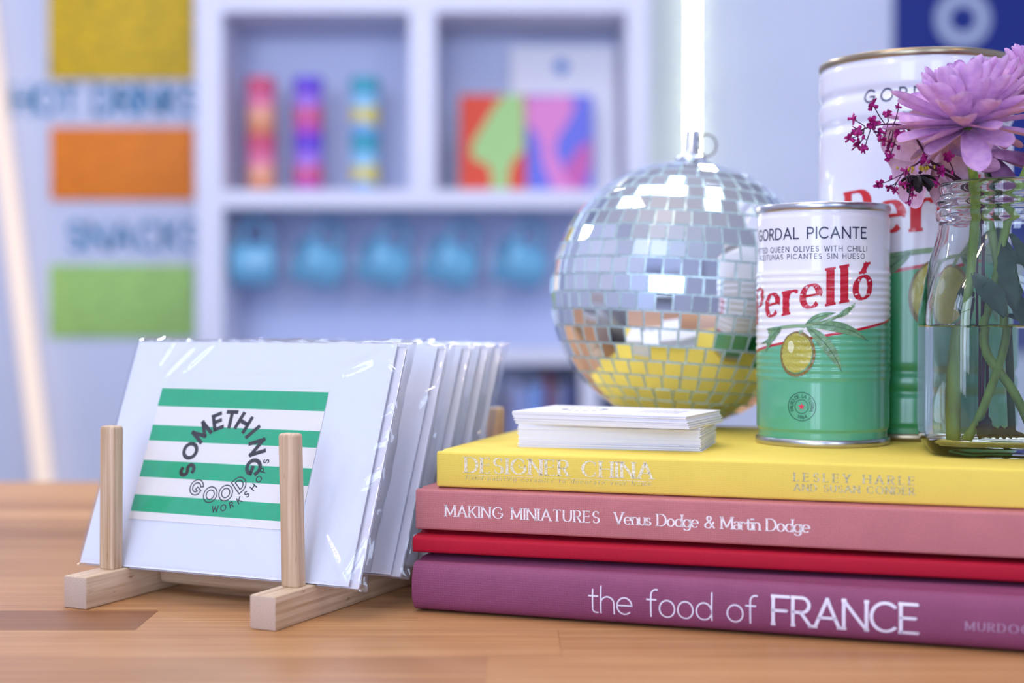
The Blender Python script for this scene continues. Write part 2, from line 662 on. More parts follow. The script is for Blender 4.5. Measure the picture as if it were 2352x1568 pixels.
M_BAM_Z = bamboo('bamboo upright grain', 2)
M_BAM_Y = bamboo('bamboo rail grain', 1)
M_BAM_X = bamboo('bamboo cross grain', 0)
M_BAM_END = mat('bamboo end grain', '#c9b19e', .7, var=.12, vscale=(14, 14, 14), bump=.2)


def cellophane():
    t = NT('clear cellophane')
    nt = t.t
    nt.nodes.remove(t.b)
    out = [n for n in nt.nodes if n.type == 'OUTPUT_MATERIAL'][0]
    tr = t.n('ShaderNodeBsdfTransparent')
    tr.inputs[0].default_value = (.985, .985, .99, 1)
    gl = t.n('ShaderNodeBsdfGlossy')
    gl.inputs['Roughness'].default_value = .09
    fr = t.n('ShaderNodeFresnel')
    fr.inputs[0].default_value = 1.5
    nz = t.noise(t.coord((.35, .35, .35)), 1.0, 4, .6)
    bp = t.n('ShaderNodeBump')
    bp.inputs['Strength'].default_value = .5
    bp.inputs['Distance'].default_value = .12 * U
    t.l(nz, bp.inputs['Height'])
    t.l(bp.outputs[0], gl.inputs['Normal'])
    t.l(bp.outputs[0], fr.inputs['Normal'])
    mx = t.n('ShaderNodeMixShader')
    t.l(t.math('MINIMUM', t.math('MULTIPLY', fr.outputs[0], 1.9), .3), mx.inputs[0])
    t.l(tr.outputs[0], mx.inputs[1])
    t.l(gl.outputs[0], mx.inputs[2])
    t.l(mx.outputs[0], out.inputs[0])
    return t.m


M_CELLO = cellophane()
M_GLASS = mat('clear bottle glass', '#f6fbfa', .0, trans=1.0, ior=1.5)
M_WATER = mat('water', '#fbfdf9', .0, trans=1.0, ior=1.333)

# ------------------------------------------------------------------ the room
def struct(name, mb, m):
    o = mb.build(name, m, None, (0, 0, 0))
    o['kind'] = 'structure'
    return o


T_ = 6
struct('floor', MB().box(RX0, RX1, RY0, RY1, FLOOR_H - T_, FLOOR_H), M_FLOOR)
struct('ceiling', MB().box(RX0, RX1, RY0, RY1, CEIL_H, CEIL_H + T_), M_CEIL)
struct('wall_back', MB().box(RX0 - T_, RX1 + T_, RY1, RY1 + T_, FLOOR_H, CEIL_H), WHITE_WALL)
wl_ = MB()
for y0, y1, h0, h1 in ((RY0, WINL[0], FLOOR_H, CEIL_H), (WINL[1], RY1, FLOOR_H, CEIL_H), (WINL[0], WINL[1], FLOOR_H, WINL[2]), (WINL[0], WINL[1], WINL[3], CEIL_H)):
    wl_.box(RX0 - T_, RX0, y0, y1, h0, h1)
struct('wall_left', wl_, WHITE_WALL)
struct('wall_right', MB().box(RX1, RX1 + T_, RY0, RY1, FLOOR_H, CEIL_H), WHITE_WALL)
wf = MB()
edges = [RX0 - T_] + [e for w in WINS for e in (w[0], w[1])] + [RX1 + T_]
for i in range(0, len(edges), 2):
    wf.box(edges[i], edges[i + 1], RY0 - T_, RY0, FLOOR_H, CEIL_H)
for x0, x1, h0, h1 in WINS:
    wf.box(x0, x1, RY0 - T_, RY0, FLOOR_H, h0)
    wf.box(x0, x1, RY0 - T_, RY0, h1, CEIL_H)
struct('wall_front', wf, WHITE_WALL)
M_DARKFRAME = mat('dark window frame', '#3a2c22', .5)
for i, (x0, x1, h0, h1) in enumerate(WINS):
    fr = MB()
    for x in (x0 + 2, (x0 + x1) / 2, x1 - 2):
        fr.box(x - 2, x + 2, RY0 - 5, RY0 - 1, h0, h1)
    for h in (h0 + 2, h0 + (h1 - h0) * .62, h1 - 2):
        fr.box(x0 + 4, x1 - 4, RY0 - 4.5, RY0 - 1.5, h - 2, h + 2)
    struct('window_%d' % (i + 1), fr, M_DARKFRAME)
fr = MB()
for y in (WINL[0] + 1.5, (WINL[0] + WINL[1]) / 2, WINL[1] - 1.5):
    fr.box(RX0 - 5, RX0 - 1, y - 1.5, y + 1.5, WINL[2], WINL[3])
for h in (WINL[2] + 1.5, WINL[3] - 1.5):
    fr.box(RX0 - 4.5, RX0 - 1.5, WINL[0] + 3, WINL[1] - 3, h - 1.5, h + 1.5)
struct('window_3', fr, M_DARKFRAME)
struct('door_1', MB().box(150, 205, RY0, RY0 + 3, FLOOR_H, 150), mat('dark brown door', '#4a3324', .5))

# ------------------------------------------------------------------ counter
counter = thing('counter', 'long oak butcher-block counter carrying the card rack and books', 'counter', (0, 0, 0))
TX0, TX1, TY0, TY1 = -150, 95, 34, 129
top = MB()
tones = []
ys = [129, 124.2, 119.6, 114.8, 110.2, 105.6, 100.9, 96.2, 91.5, 86.6, 81.9, 77.2, 72.5, 68.0, 62.6, 58.2, 53.6, 49, 44.2, 39.5, 34]
rw = random.Random(11)
fixed = {5: [(-150, -70, .3), (-70, 95, .5)], 6: [(-150, -25, .22), (-25, 95, .6)], 7: [(-150, -55, .4), (-55, 95, .45)], 9: [(-150, -40, .3), (-40, 95, .6)], 12: [(-150, -18.1, .06), (-18.1, 46, .85), (46, 95, .5)], 13: [(-150, -64, .6), (-64, 2.2, .8), (2.2, 95, .72)],
         14: [(-150, -1.1, .5), (-1.1, 95, .82)], 11: [(-150, -30, .72), (-30, 95, .66)]}
for i in range(len(ys) - 1):
    segs = fixed.get(i)
    if segs is None:
        segs, x = [], TX0
        while x < TX1:
            L = rw.uniform(35, 85)
            segs.append((x, min(TX1, x + L), rw.choice([.35, .6, .75, .85, .95, .5])))
            x += L
    for a, b, tn in segs:
        g = .012
        top.add([(a + g, ys[i + 1] + g, 0), (b - g, ys[i + 1] + g, 0), (b - g, ys[i] - g, 0), (a + g, ys[i] - g, 0)], [(0, 1, 2, 3)])
        tones.append((tn, rw.random(), rw.random()))
nst = len(tones)
top.box(TX0, TX1, TY0, TY1, -4, -.012)
tt = top.build('worktop', M_TABLE, counter)
ca = tt.data.attributes.new('stave', 'FLOAT_COLOR', 'FACE')
for i in range(len(tt.data.polygons)):
    c = tones[i] if i < nst else (.25, .3, .6)
    ca.data[i].color = (*c, 1)
MB().box(TX0 + 3, TX1 - 3, TY0 + 6, TY1 - 3, FLOOR_H, -4).build('base_cabinet', mat('white counter front', '#c9cad4', .5), counter)

# ------------------------------------------------------------------ books of the stack
def book_profile(T, D, kind):
    """outer outline in (depth from spine, height), top back -> spine -> bottom back"""
    if kind == 'flat':
        o = [(D, T), (1.15, T), (.9, T - .05), (.68, T - .09), (.45, T - .04), (.2, T - .02), (.08, T - .05), (.02, T - .1), (0, T - .18)]
    elif kind == 'recess':
        o = [(D, T), (1.7, T), (1.45, T - .1), (1.2, T - .2), (.8, T - .2), (.3, T - .24), (.12, T - .27), (.03, T - .33), (0, T - .42)]
    else:
        o = [(D, T), (1.5, T), (1.25, T - .1), (1.0, T - .16), (.75, T - .1), (.5, T - .12), (.3, T - .24), (.14, T - .45), (.04, T - .75), (0, T / 2 + .12)]
    return o + [(d, T - h) for d, h in reversed(o)]


def make_book(label, loc, ang, L, D, T, kind, mcov, mpages=None):
    b = thing('book', label, 'book', loc, (0, 0, R(ang)), 'books stacked on the counter')
    pr = book_profile(T, D, kind)
    th = .24
    inner = []
    k = len(pr)
    for i, (d, h) in enumerate(pr):
        hh = min(max(h, th), T - th) if kind == 'flat' else (T - max(th, T - h + th * .8) if h > T / 2 else max(th, h + th * .8))
        inner.append((max(d, th), hh))
    mb = MB()
    n = 24
    for j in range(n):
        pass
    xs = [0, .05] + [L * i / 12 for i in range(1, 12)] + [L - .05, L]
    v = []
    for x in xs:
        s = .985 if x in (0, L) else 1.0
        for d, h in pr:
            v.append((x, d + (0 if d > .3 else (.03 if x in (0, L) else 0)), T / 2 + (h - T / 2) * s))
        for d, h in inner:
            v.append((x, d, h))
    f = []
    S = 2 * k
    for a in range(len(xs) - 1):
        o, p = a * S, (a + 1) * S
        for i in range(k - 1):
            f.append((o + i, o + i + 1, p + i + 1, p + i))
            f.append((o + k + i, p + k + i, p + k + i + 1, o + k + i + 1))
        f.append((o, p, p + k, o + k))
        f.append((o + k - 1, o + 2 * k - 1, p + 2 * k - 1, p + k - 1))
    for o, flip in ((0, False), ((len(xs) - 1) * S, True)):
        for i in range(k - 1):
            q = (o + i, o + k + i, o + k + i + 1, o + i + 1)
            f.append(q if not flip else q[::-1])
    mb.add(v, f, 0, True)
    co = mb.build('cover', mcov, b)
    md = co.modifiers.new('smooth', 'EDGE_SPLIT')
    md.split_angle = R(50)
    MB().rbox(.3, L - .3, .5, D - .35, th + .02, T - th - .02, .02, 1).build('page_block', M_PAGES, b)
    return b


YA, PA, RA, UA = -17.3, -17.6, -16.3, -18.3
purple = make_book('thick plum cloth cookbook with white spine title, lowest of the stack', (-5.11, 72.05, 0), UA, 33, 24.0, 2.66, 'round', M_PURP)
red = make_book('thin plain crimson cloth book between the plum and the dusty pink book', (-5.13, 72.95, 2.66), RA, 33, 22.5, 1.32, 'recess', M_CRIM)
pink = make_book('dusty pink cloth book about miniatures, under the yellow book', (-5.0, 73.62, 3.98), PA, 32.5, 22.0, 2.14, 'flat', M_PINK)
yellow = make_book('bright yellow cloth book on painting ceramics, topmost of the stack', (-3.93, 74.15, 6.12), YA, 32, 21.2, 1.91, 'flat', M_YEL)
HT = 8.03


def flat_spine(x, y):
    return (x, -.012, y)


# heights below are above each book's base
mb = MB()
put(mb, text_polys('DESIGNER CHINA', 1.61, 11.4, .84, .78, (.21, .05), 1, 1.0), flat_spine)
mb.add([flat_spine(1.61, .70), flat_spine(11.4, .68), flat_spine(11.4, .70), flat_spine(1.61, .72)], [(0, 1, 2, 3)])
mb.build('title_lettering', M_FOIL, yellow)
mb = MB()
put(mb, text_polys('Hand-painting ceramics to decorate your home', 1.61, 11.35, .47, .21, (.13, .05), .6, 1.15, .2), flat_spine)
mb.build('subtitle_lettering', M_FOIL_D, yellow)
mb = MB()
put(mb, text_polys('LESLEY HARLE', 18.42, 24.0, .97, .40, (.2, .06), 1), flat_spine)
put(mb, text_polys('AND SUSAN CONDER', 18.42, 24.0, .5, .33, (.2, .06), 1), flat_spine)
mb.build('author_lettering', M_FOIL_D, yellow)
mb = MB()
put(mb, text_polys('MAKING MINIATURES', 1.66, 9.79, .78, .57, (.175, .055), .8, .95), flat_spine)
mb.build('title_lettering', M_FOIL_W, pink)
mb = MB()
put(mb, text_polys('Venus Dodge & Martin Dodge', 10.59, 20.1, .78, .57, (.175, .055), .8, .95), flat_spine)
mb.build('author_lettering', M_FOIL_W, pink)


def round_spine(x, y):
    pr = book_profile(2.66, 24, 'round')[4:]
    for (d0, h0), (d1, h1) in zip(pr, pr[1:]):
        if h1 <= y <= h0:
            d = d0 + (d1 - d0) * (h0 - y) / max(1e-6, h0 - h1)
            return (x, d - .02, y)
    return (x, -.02, y)


mb = MB()
put(mb, text_polys('the food of', 9.34, 17.45, .63, 1.27, (.055, .055), 0, 1.0), round_spine)
put(mb, text_polys('FRANCE', 18.25, 24.75, .66, 1.3, (.125, .105), .2, 1.0), round_spine)
mb.build('title_lettering', M_WHITEINK, purple)
mb = MB()
put(mb, text_polys('MURDOCH', 26.85, 30.0, .98, .37, (.16, .06), .8), round_spine)
mb.build('publisher_lettering', M_DULLINK, purple)

# ------------------------------------------------------------------ bamboo card rack
SY = R(-25.5)
rack = thing('card_rack', 'small bamboo card rack with upright dowels on the counter', 'card rack', (-11.97, 67.97, 0), (0, 0, SY))
RL = 27.2
for ux in (0, -11.68):
    b = MB()
    b.rbox(ux - .75, ux + .75, 0, RL, 0, 1.65, .07, 2)
    ra = b.build('rail', [M_BAM_Y, M_BAM_END], rack)
    for p in ra.data.polygons:
        if abs(p.normal.y) > .9:
            p.material_index = 1
for ux, ny, lx, ly in ((0, 2.7, -.22, .05), (-11.68, 2.7, .1, .0), (0, 25.2, 0, .1), (-11.68, 25.2, 0, .1)):
    d = MB()
    d.rbox(-.5, .5, -.42, .42, 1.6, 9.25, .17, 3, M=Matrix.Translation((ux, ny, 0)) @ Matrix.Shear('XY', 4, (lx / 8, ly / 8)))
    d.build('dowel', M_BAM_Z, rack)
for ny in (6.3, 22.0):
    b = MB()
    b.rbox(-11.68 + .7, -.7, ny - .6, ny + .6, .42, 1.55, .3, 3)
    b.build('crossbar', M_BAM_X, rack)

# ------------------------------------------------------------------ greeting card packs
CW, CHH = 16.85, 12.9
M_GREEN = mat('green print', '#00b482', .6, var=.06, vscale=(3, 3, 3))
M_STICK = mat('off-white label paper', '#f3f0ee', .7)


def crease(u, v, segs):
    d = 0
    for (x0, y0, x1, y1, a, w) in segs:
        dx, dy = x1 - x0, y1 - y0
        L2 = dx * dx + dy * dy
        t = max(0, min(1, ((u - x0) * dx + (v - y0) * dy) / L2))
        q = hypot(u - x0 - dx * t, v - y0 - dy * t)
        fade = 4 * t * (1 - t) * .6 + .4
        d += a * fade * math.exp(-(q / w) ** 2)
    return d


FRONT_CREASES = [(.7, 13.0, 1.9, 11.5, .09, .16), (1.9, 11.5, 2.6, 13.1, .09, .16), (4.1, 12.8, 2.3, 10.6, .10, .18), (5.4, 13.0, 3.4, 10.9, .11, .2),
                 (3.9, 10.7, 12.6, 11.0, .06, .16), (13.6, 11.1, 15.9, 12.2, .12, .3), (15.9, 12.2, 17.1, 11.4, .12, .3), (14.6, 2.9, 16.7, .3, .10, .18),
                 (16.4, .3, 17.6, 3.2, .12, .25), (16.6, 9.0, 17.7, 9.9, .14, .25), (16.4, 5.2, 17.4, 6.2, .14, .25), (16.9, 7.6, 17.7, 8.4, .1, .2),
                 (7.5, 13.2, 8.6, 12.3, .05, .2), (10.6, 13.2, 11.2, 12.5, .05, .2), (.1, .2, 1.2, .9, .08, .2)]


def make_pack(label, base, yaw, lean, seed, fine):
    rr = random.Random(seed)
    pk = thing('greeting_card_pack', label, 'greeting card', base, Matrix.Rotation(-yaw, 4, 'Z').to_3x3().__matmul__(Matrix.Rotation(-lean, 3, 'X')).to_euler(), 'greeting cards in clear sleeves in the bamboo rack')
    # folded card in front, envelope behind, sleeve round both
    c = MB()
    c.grid(lambda a, b: (a * CW, -.03 * sin(pi * a), .04 + b * CHH), 10, 4, smooth=True)
    c.grid(lambda a, b: (CW - a * CW, .06 - .02 * sin(pi * a), .04 + b * CHH), 10, 4, smooth=True)
    c.box(0, CW, 0, .03, .04, .06)
    c.box(0, .03, 0, .06, .04, CHH)
    c.box(CW - .03, CW, 0, .06, .04, CHH)
    c.box(0, CW, 0, .06, CHH, CHH + .04)
    c.build('card', M_PAPER, pk)
    e = MB()
    e.grid(lambda a, b: (.35 + a * (CW + .1), .16 + .1 * a, .02 + b * (CHH - .05)), 8, 4)
    e.grid(lambda a, b: (.45 + CW - a * (CW + .1), .22 + .16 * (1 - a), .02 + b * (CHH - .05)), 8, 4)
    e.box(.35, .45 + CW, .18, .24, .0, .02)
    e.box(.35, .45 + CW, .18, .24, CHH - .05, CHH - .03)
    e.build('envelope', M_PAPER2, pk)
    segs = FRONT_CREASES if fine else [(rr.uniform(14, 16), rr.uniform(1, 12), rr.uniform(16.5, 17.6), rr.uniform(1, 12), .12, .25) for _ in range(7)]
    nu, nv = (150, 110) if fine else (60, 44)
    s = MB()
    ph = [rr.uniform(0, 6) for _ in range(6)]

    def edge_wave(u, v):
        te = max(0, (v - 12.6) / .7)
        re = max(0, (u - 16.6) / 1.1)
        w = te * (.06 * sin(u * 1.4 + ph[0]) + .04 * sin(u * 4.3 + ph[1])) + re * (.07 * sin(v * .9 + ph[2]) + .03 * sin(v * 3.1 + ph[3]))
        return w

    SW, SH = 18.15, 13.35

    def fsheet(a, b):
        u, v = -.3 + a * SW + .04 * sin(b * 9 + ph[4]) * a, -.1 + b * SH + .05 * sin(a * 14 + ph[5]) * b
        edge = min(1, min(u + .35, 17.9 - u, v + .12, 13.3 - v) / .35)
        gap = -.10 - .05 * sin(a * pi) * sin(b * pi)
        y = gap * max(0, edge) + (1 - max(0, edge)) * .16 - crease(u, v, segs) + edge_wave(u, v)
        return (u, y, v)

    def bsheet(a, b):
        u, v = -.3 + (1 - a) * SW + .04 * sin(b * 9 + ph[4]) * (1 - a), -.1 + b * SH + .05 * sin((1 - a) * 14 + ph[5]) * b
        edge = min(1, min(u + .35, 17.9 - u, v + .12, 13.3 - v) / .35)
        return (u, .17 + .26 * max(0, edge) + edge_wave(u, v), v)

    s.grid(fsheet, nu, nv)
    s.grid(bsheet, nu // 2, nv // 2)
    s.build('clear_sleeve', M_CELLO, pk)
    return pk


PKB = Vector((-23.43, 76.88, 1.68))
YAW, LEAN = R(24.4), R(22.9)
front_pack = make_pack('sleeved white greeting card with a green striped label, frontmost in the bamboo rack', PKB, YAW, LEAN, 3, True)
# striped label stuck on the front card
lb = MB()
zs = [10.22, 10.14, 9.08, 7.98, 7.07, 5.95, 5.0, 3.99, 3.06, 2.62]
for i in range(len(zs) - 1):
    lb.add([(2.52, -.062, zs[i + 1]), (13.35, -.062, zs[i + 1]), (13.35, -.062, zs[i]), (2.52, -.062, zs[i])], [(0, 1, 2, 3)], 1 if i % 2 else 0)
lb.add([(2.52, -.034, 2.62), (13.35, -.034, 2.62), (13.35, -.062, 2.62), (2.52, -.062, 2.62)], [(0, 1, 2, 3)], 0)
lb.add([(13.35, -.034, 2.62), (13.35, -.034, 10.22), (13.35, -.062, 10.22), (13.35, -.062, 2.62)], [(0, 1, 2, 3)], 0)
label_o = lb.build('striped_label', [M_STICK, M_GREEN], front_pack)
label_o['label'] = 'green and white striped label with round stamped lettering'


def lab(x, y):
    return (x, -.067, y)


tx = MB()
C0 = (7.62, 6.28)
radial_text(tx, 'SOMETHING', [201, 172, 141, 112.5, 90.5, 67, 44, 18, -11], C0[0], C0[1], 2.18, .82, (.27, .27), lab)
radial_text(tx, 'GOOD', [235, 265, 292, 318], C0[0], C0[1], 2.06, .86, (.075, .075), lab, out=False, hollow=True)
radial_text(tx, 'WORKSHOPS', [277 + 10.2 * i for i in range(9)], C0[0], C0[1], 2.84, .32, (.2, .2), lab, out=False)
tx.build('stamped_lettering', M_BLACK, label_o)

nvec = Vector((sin(YAW), cos(YAW), 0))
uvec = Vector((cos(YAW), -sin(YAW), 0))
pack_labels = ['sleeved white greeting card directly behind the one with the striped label',
               'sleeved white greeting card in the middle of the row in the bamboo rack',
               'sleeved white greeting card second from the back of the bamboo rack',
               'sleeved white greeting card at the very back of the bamboo rack']
for i, (t, ln, du) in enumerate(((3.6, 25.0, .25), (6.9, 25.5, .1), (9.4, 25.5, .0), (11.4, 25.5, -.05))):
    p = PKB + nvec * t + uvec * du
    make_pack(pack_labels[i], p, YAW + R((-.6, .3, -.3, .5)[i]), R(ln), 20 + i, False)

# ------------------------------------------------------------------ business cards on the yellow book
M_CARD = mat('business card stock', '#f0eff6', .7)
bc_t = .045


def jitter_mesh():
    return MB().box(0, 9.8, 0, 5.7, 0, bc_t - .004)


bc0 = jitter_mesh().build('business_card', [M_CARD], None)
rb = random.Random(4)
nlow, nup = 28, 15
for i in range(nlow + nup):
    o = bc0 if i == 0 else bc0.copy()
    if i:
        COL.objects.link(o)
    up = i >= nlow
    if not up:
        bx, by, ang = .33 + rb.uniform(-.05, .05), 76.25 + rb.uniform(-.04, .04), -16 + rb.uniform(-.25, .25)
        if i == 0:
            bx, ang = .40, -15.6
        g, lbl = 'business cards in the lower block of the pile', 'white business card in the lower, straighter block of the small pile'
    else:
        k = (i - nlow) / nup
        bx, by, ang = .18 - .2 * k + rb.uniform(-.05, .05), 76.4 + rb.uniform(-.03, .03), -25.6 + rb.uniform(-.3, .3)
        g, lbl = 'business cards in the turned upper block of the pile', 'white business card in the turned upper block of the small pile'
    o.location = W(bx, by, HT + i * bc_t)
    o.rotation_euler = (0, 0, R(ang))
    last = i == nlow + nup - 1
    tag(o, 'printed white business card lying on top of the pile' if last else lbl, 'business card', g)
    if last:
        pm = MB()
        ff = lambda x, y: (x, y, bc_t + .0005)
        for a in range(0, 360, 24):
            pm.add([ff(3.0 + 1.0 * cos(R(a)), 2.9 + 1.0 * sin(R(a))), ff(3.0 + 1.3 * cos(R(a)), 2.9 + 1.3 * sin(R(a))), ff(3.0 + 1.3 * cos(R(a + 13)), 2.9 + 1.3 * sin(R(a + 13))), ff(3.0 + 1.0 * cos(R(a + 13)), 2.9 + 1.0 * sin(R(a + 13)))], [(0, 1, 2, 3)])
        for k in range(4):
            for q in range(5):
                pm.add([ff(6.3 + q * .5, 3.6 - k * .55), ff(6.7 + q * .5, 3.6 - k * .55), ff(6.7 + q * .5, 3.72 - k * .55), ff(6.3 + q * .5, 3.72 - k * .55)], [(0, 1, 2, 3)])
        pm.build('print', M_GREY, o)

# ------------------------------------------------------------------ mirror ball
BR = 8.45
BC = (10.92, 91.0, HT + BR + .03)
ball = thing('mirror_ball', 'small mirror disco ball resting on the yellow book behind the tins', 'disco ball', BC, (R(-2), R(3.8), 0))
M_MIRROR = mat('mirror glass', '#eef1f2', .015, 1.0)
M_GROUT = mat('silver grout', '#bccdd0', .3, .6, var=.3, vscale=(5, 5, 5), bump=.6)
M_TEDGE = mat('cut mirror edge', '#e2f0ef', .2, .55)
core = MB().lathe([(max(.001, (BR - .1) * sin(pi * i / 40)), -(BR - .1) * cos(pi * i / 40)) for i in range(41)], 80)
core.build('core', M_GROUT, ball)
tl = MB()
rt = random.Random(21)
rows = 25
for j in range(rows):
    la = -pi / 2 + pi * (j + .5) / rows
    rad = BR * cos(la)
    n = max(5, int(round(2 * pi * rad / 1.075)))
    ph = rt.random() * 6
    hw_, hh_ = min(.475, pi * rad / n - .05), .455
    for i in range(n):
        lo = ph + 2 * pi * i / n
        nn = Vector((cos(la) * cos(lo), cos(la) * sin(lo), sin(la)))
        e = Vector((-sin(lo), cos(lo), 0))
        u = nn.cross(e)
        nn2 = (nn + e * rt.gauss(0, .022) + u * rt.gauss(0, .022)).normalized()
        e2 = (e - nn2 * e.dot(nn2)).normalized()
        u2 = nn2.cross(e2)
        c = nn * (BR - .02)
        tw = rt.gauss(0, .012)
        e3, u3 = e2 + u2 * tw, u2 - e2 * tw
        wv = hw_ * rt.uniform(.95, 1.0)
        P = [c + e3 * sx * wv + u3 * sy * hh_ for sx, sy in ((-1, -1), (1, -1), (1, 1), (-1, 1))]
        Q = [c + e3 * sx * (wv + .02) + u3 * sy * (hh_ + .02) - nn2 * .12 for sx, sy in ((-1, -1), (1, -1), (1, 1), (-1, 1))]
        tl.add(P + Q, [(0, 1, 2, 3)], 0)
        tl.add(P + Q, [(0, 4, 5, 1), (1, 5, 6, 2), (2, 6, 7, 3), (3, 7, 4, 0)], 1)
tl.build('mirror_tiles', [M_MIRROR, M_TEDGE], ball)
MB().lathe([(.001, BR - .15), (1.0, BR - .15), (1.02, BR + .18), (.95, BR + .25), (.5, BR + .28), (.001, BR + .28)], 32).build('cap', M_CHROME, ball)
sp = MB().lathe([(.001, BR + .2), (.46, BR + .2), (.4, BR + .45), (.33, BR + .6), (.33, BR + 1.95), (.3, BR + 2.02), (.001, BR + 2.02)], 24)
sp.build('hanging_post', M_CHROME, ball)
ringp = [(.30 + .62 + .62 * cos(a), .15 * sin(a), BR + 1.12 + .72 * sin(a)) for a in [2 * pi * i / 36 for i in range(37)]]
MB().tube(ringp, .055, 8, cap=False).build('hanging_ring', mat('dark steel wire', '#6e675f', .25, 1.0), ball)

# ------------------------------------------------------------------ olive tins
def tin_material(name, theta, a, b, half, white, green):
    t = NT(name)
    tc = t.n('ShaderNodeTexCoord')
    sx = t.n('ShaderNodeSeparateXYZ')
    t.l(tc.outputs['Object'], sx.inputs[0])
    phi = t.math('ADD', t.math('ARCTAN2', sx.outputs[0], t.math('MULTIPLY', sx.outputs[1], -1)), theta)
    h = t.math('DIVIDE', sx.outputs[2], U)
    d = t.math('SUBTRACT', h, t.math('ADD', t.math('MULTIPLY', phi, b), a))
    isg = t.math('LESS_THAN', d, 0)
    isr = t.math('LESS_THAN', t.math('ABSOLUTE', d), half)
    c = t.mix(isr, t.mix(isg, srgb(white), srgb(green)), srgb('#c20d2f'))
    t.l(c, t.b.inputs['Base Color'])
    t.b.inputs['Roughness'].default_value = .32
    t.b.inputs['Coat Weight'].default_value = .7
    t.b.inputs['Coat Roughness'].default_value = .09
    return t.m


M_LEAF = mat('printed leaf', '#6f9a72', .4, var=.35, vscale=(3, 3, 3), coat=.5)
M_LEAFD = mat('printed leaf vein', '#3f6a4c', .4, var=.2, vscale=(3, 3, 3), coat=.5)
M_TWIG = mat('printed twig', '#86a680', .4, coat=.5)


def olive_mat():
    t = NT('printed olive')
    v = t.coord((1, 1, 1))
    sp_ = t.ramp(t.noise(v, 22, 1), .45, .6)
    bl = t.ramp(t.noise(v, .8, 2), .3, .7)
    c = t.mix(bl, srgb('#a9a43c'), srgb('#c4bd52'))
    c = t.mix(t.math('MULTIPLY', sp_, .35), c, srgb('#7d7428'))
    t.l(c, t.b.inputs['Base Color'])
    t.b.inputs['Roughness'].default_value = .35
    t.b.inputs['Coat Weight'].default_value = .6
    return t.m


M_OLIVE = olive_mat()
M_OLRIM = mat('printed olive speckle', '#7f6a33', .4, var=.5, vscale=(16, 16, 16), coat=.5)
M_OLHI = mat('printed olive highlight ink', '#dcdcae', .4, coat=.5)


def leaf_poly(mb, p0, p1, w, fn, bend=0.0, mi=0, vein=1):
    """printed leaf between two label points"""
    n = 36
    dx, dy = p1[0] - p0[0], p1[1] - p0[1]
    L = hypot(dx, dy)
    t, nn = (dx / L, dy / L), (-dy / L, dx / L)

    def P(s, o):
        k = bend * 4 * s * (1 - s)
        return (p0[0] + dx * s + nn[0] * (o + k), p0[1] + dy * s + nn[1] * (o + k))

    def wd_(s):
        return w * (sin(pi * min(1, s * 1.02) ** .85) ** .8 if 0 < s < .99 else .0)

    for i in range(n):
        a, b = i / n, (i + 1) / n
        for o0, o1, m in ((-1, 0, mi), (0, 1, mi + 0)):
            q = [P(a, wd_(a) * o0), P(b, wd_(b) * o0), P(b, wd_(b) * o1), P(a, wd_(a) * o1)]
            mb.add([fn(*x) for x in q], [(0, 1, 2, 3)], mi)
        q = [P(a, -.03 * w - .008), P(b, -.03 * w - .008), P(b, .03 * w + .012), P(a, .03 * w + .012)]
        mb.add([fn(x, y, .006) for x, y in q], [(0, 1, 2, 3)], vein)


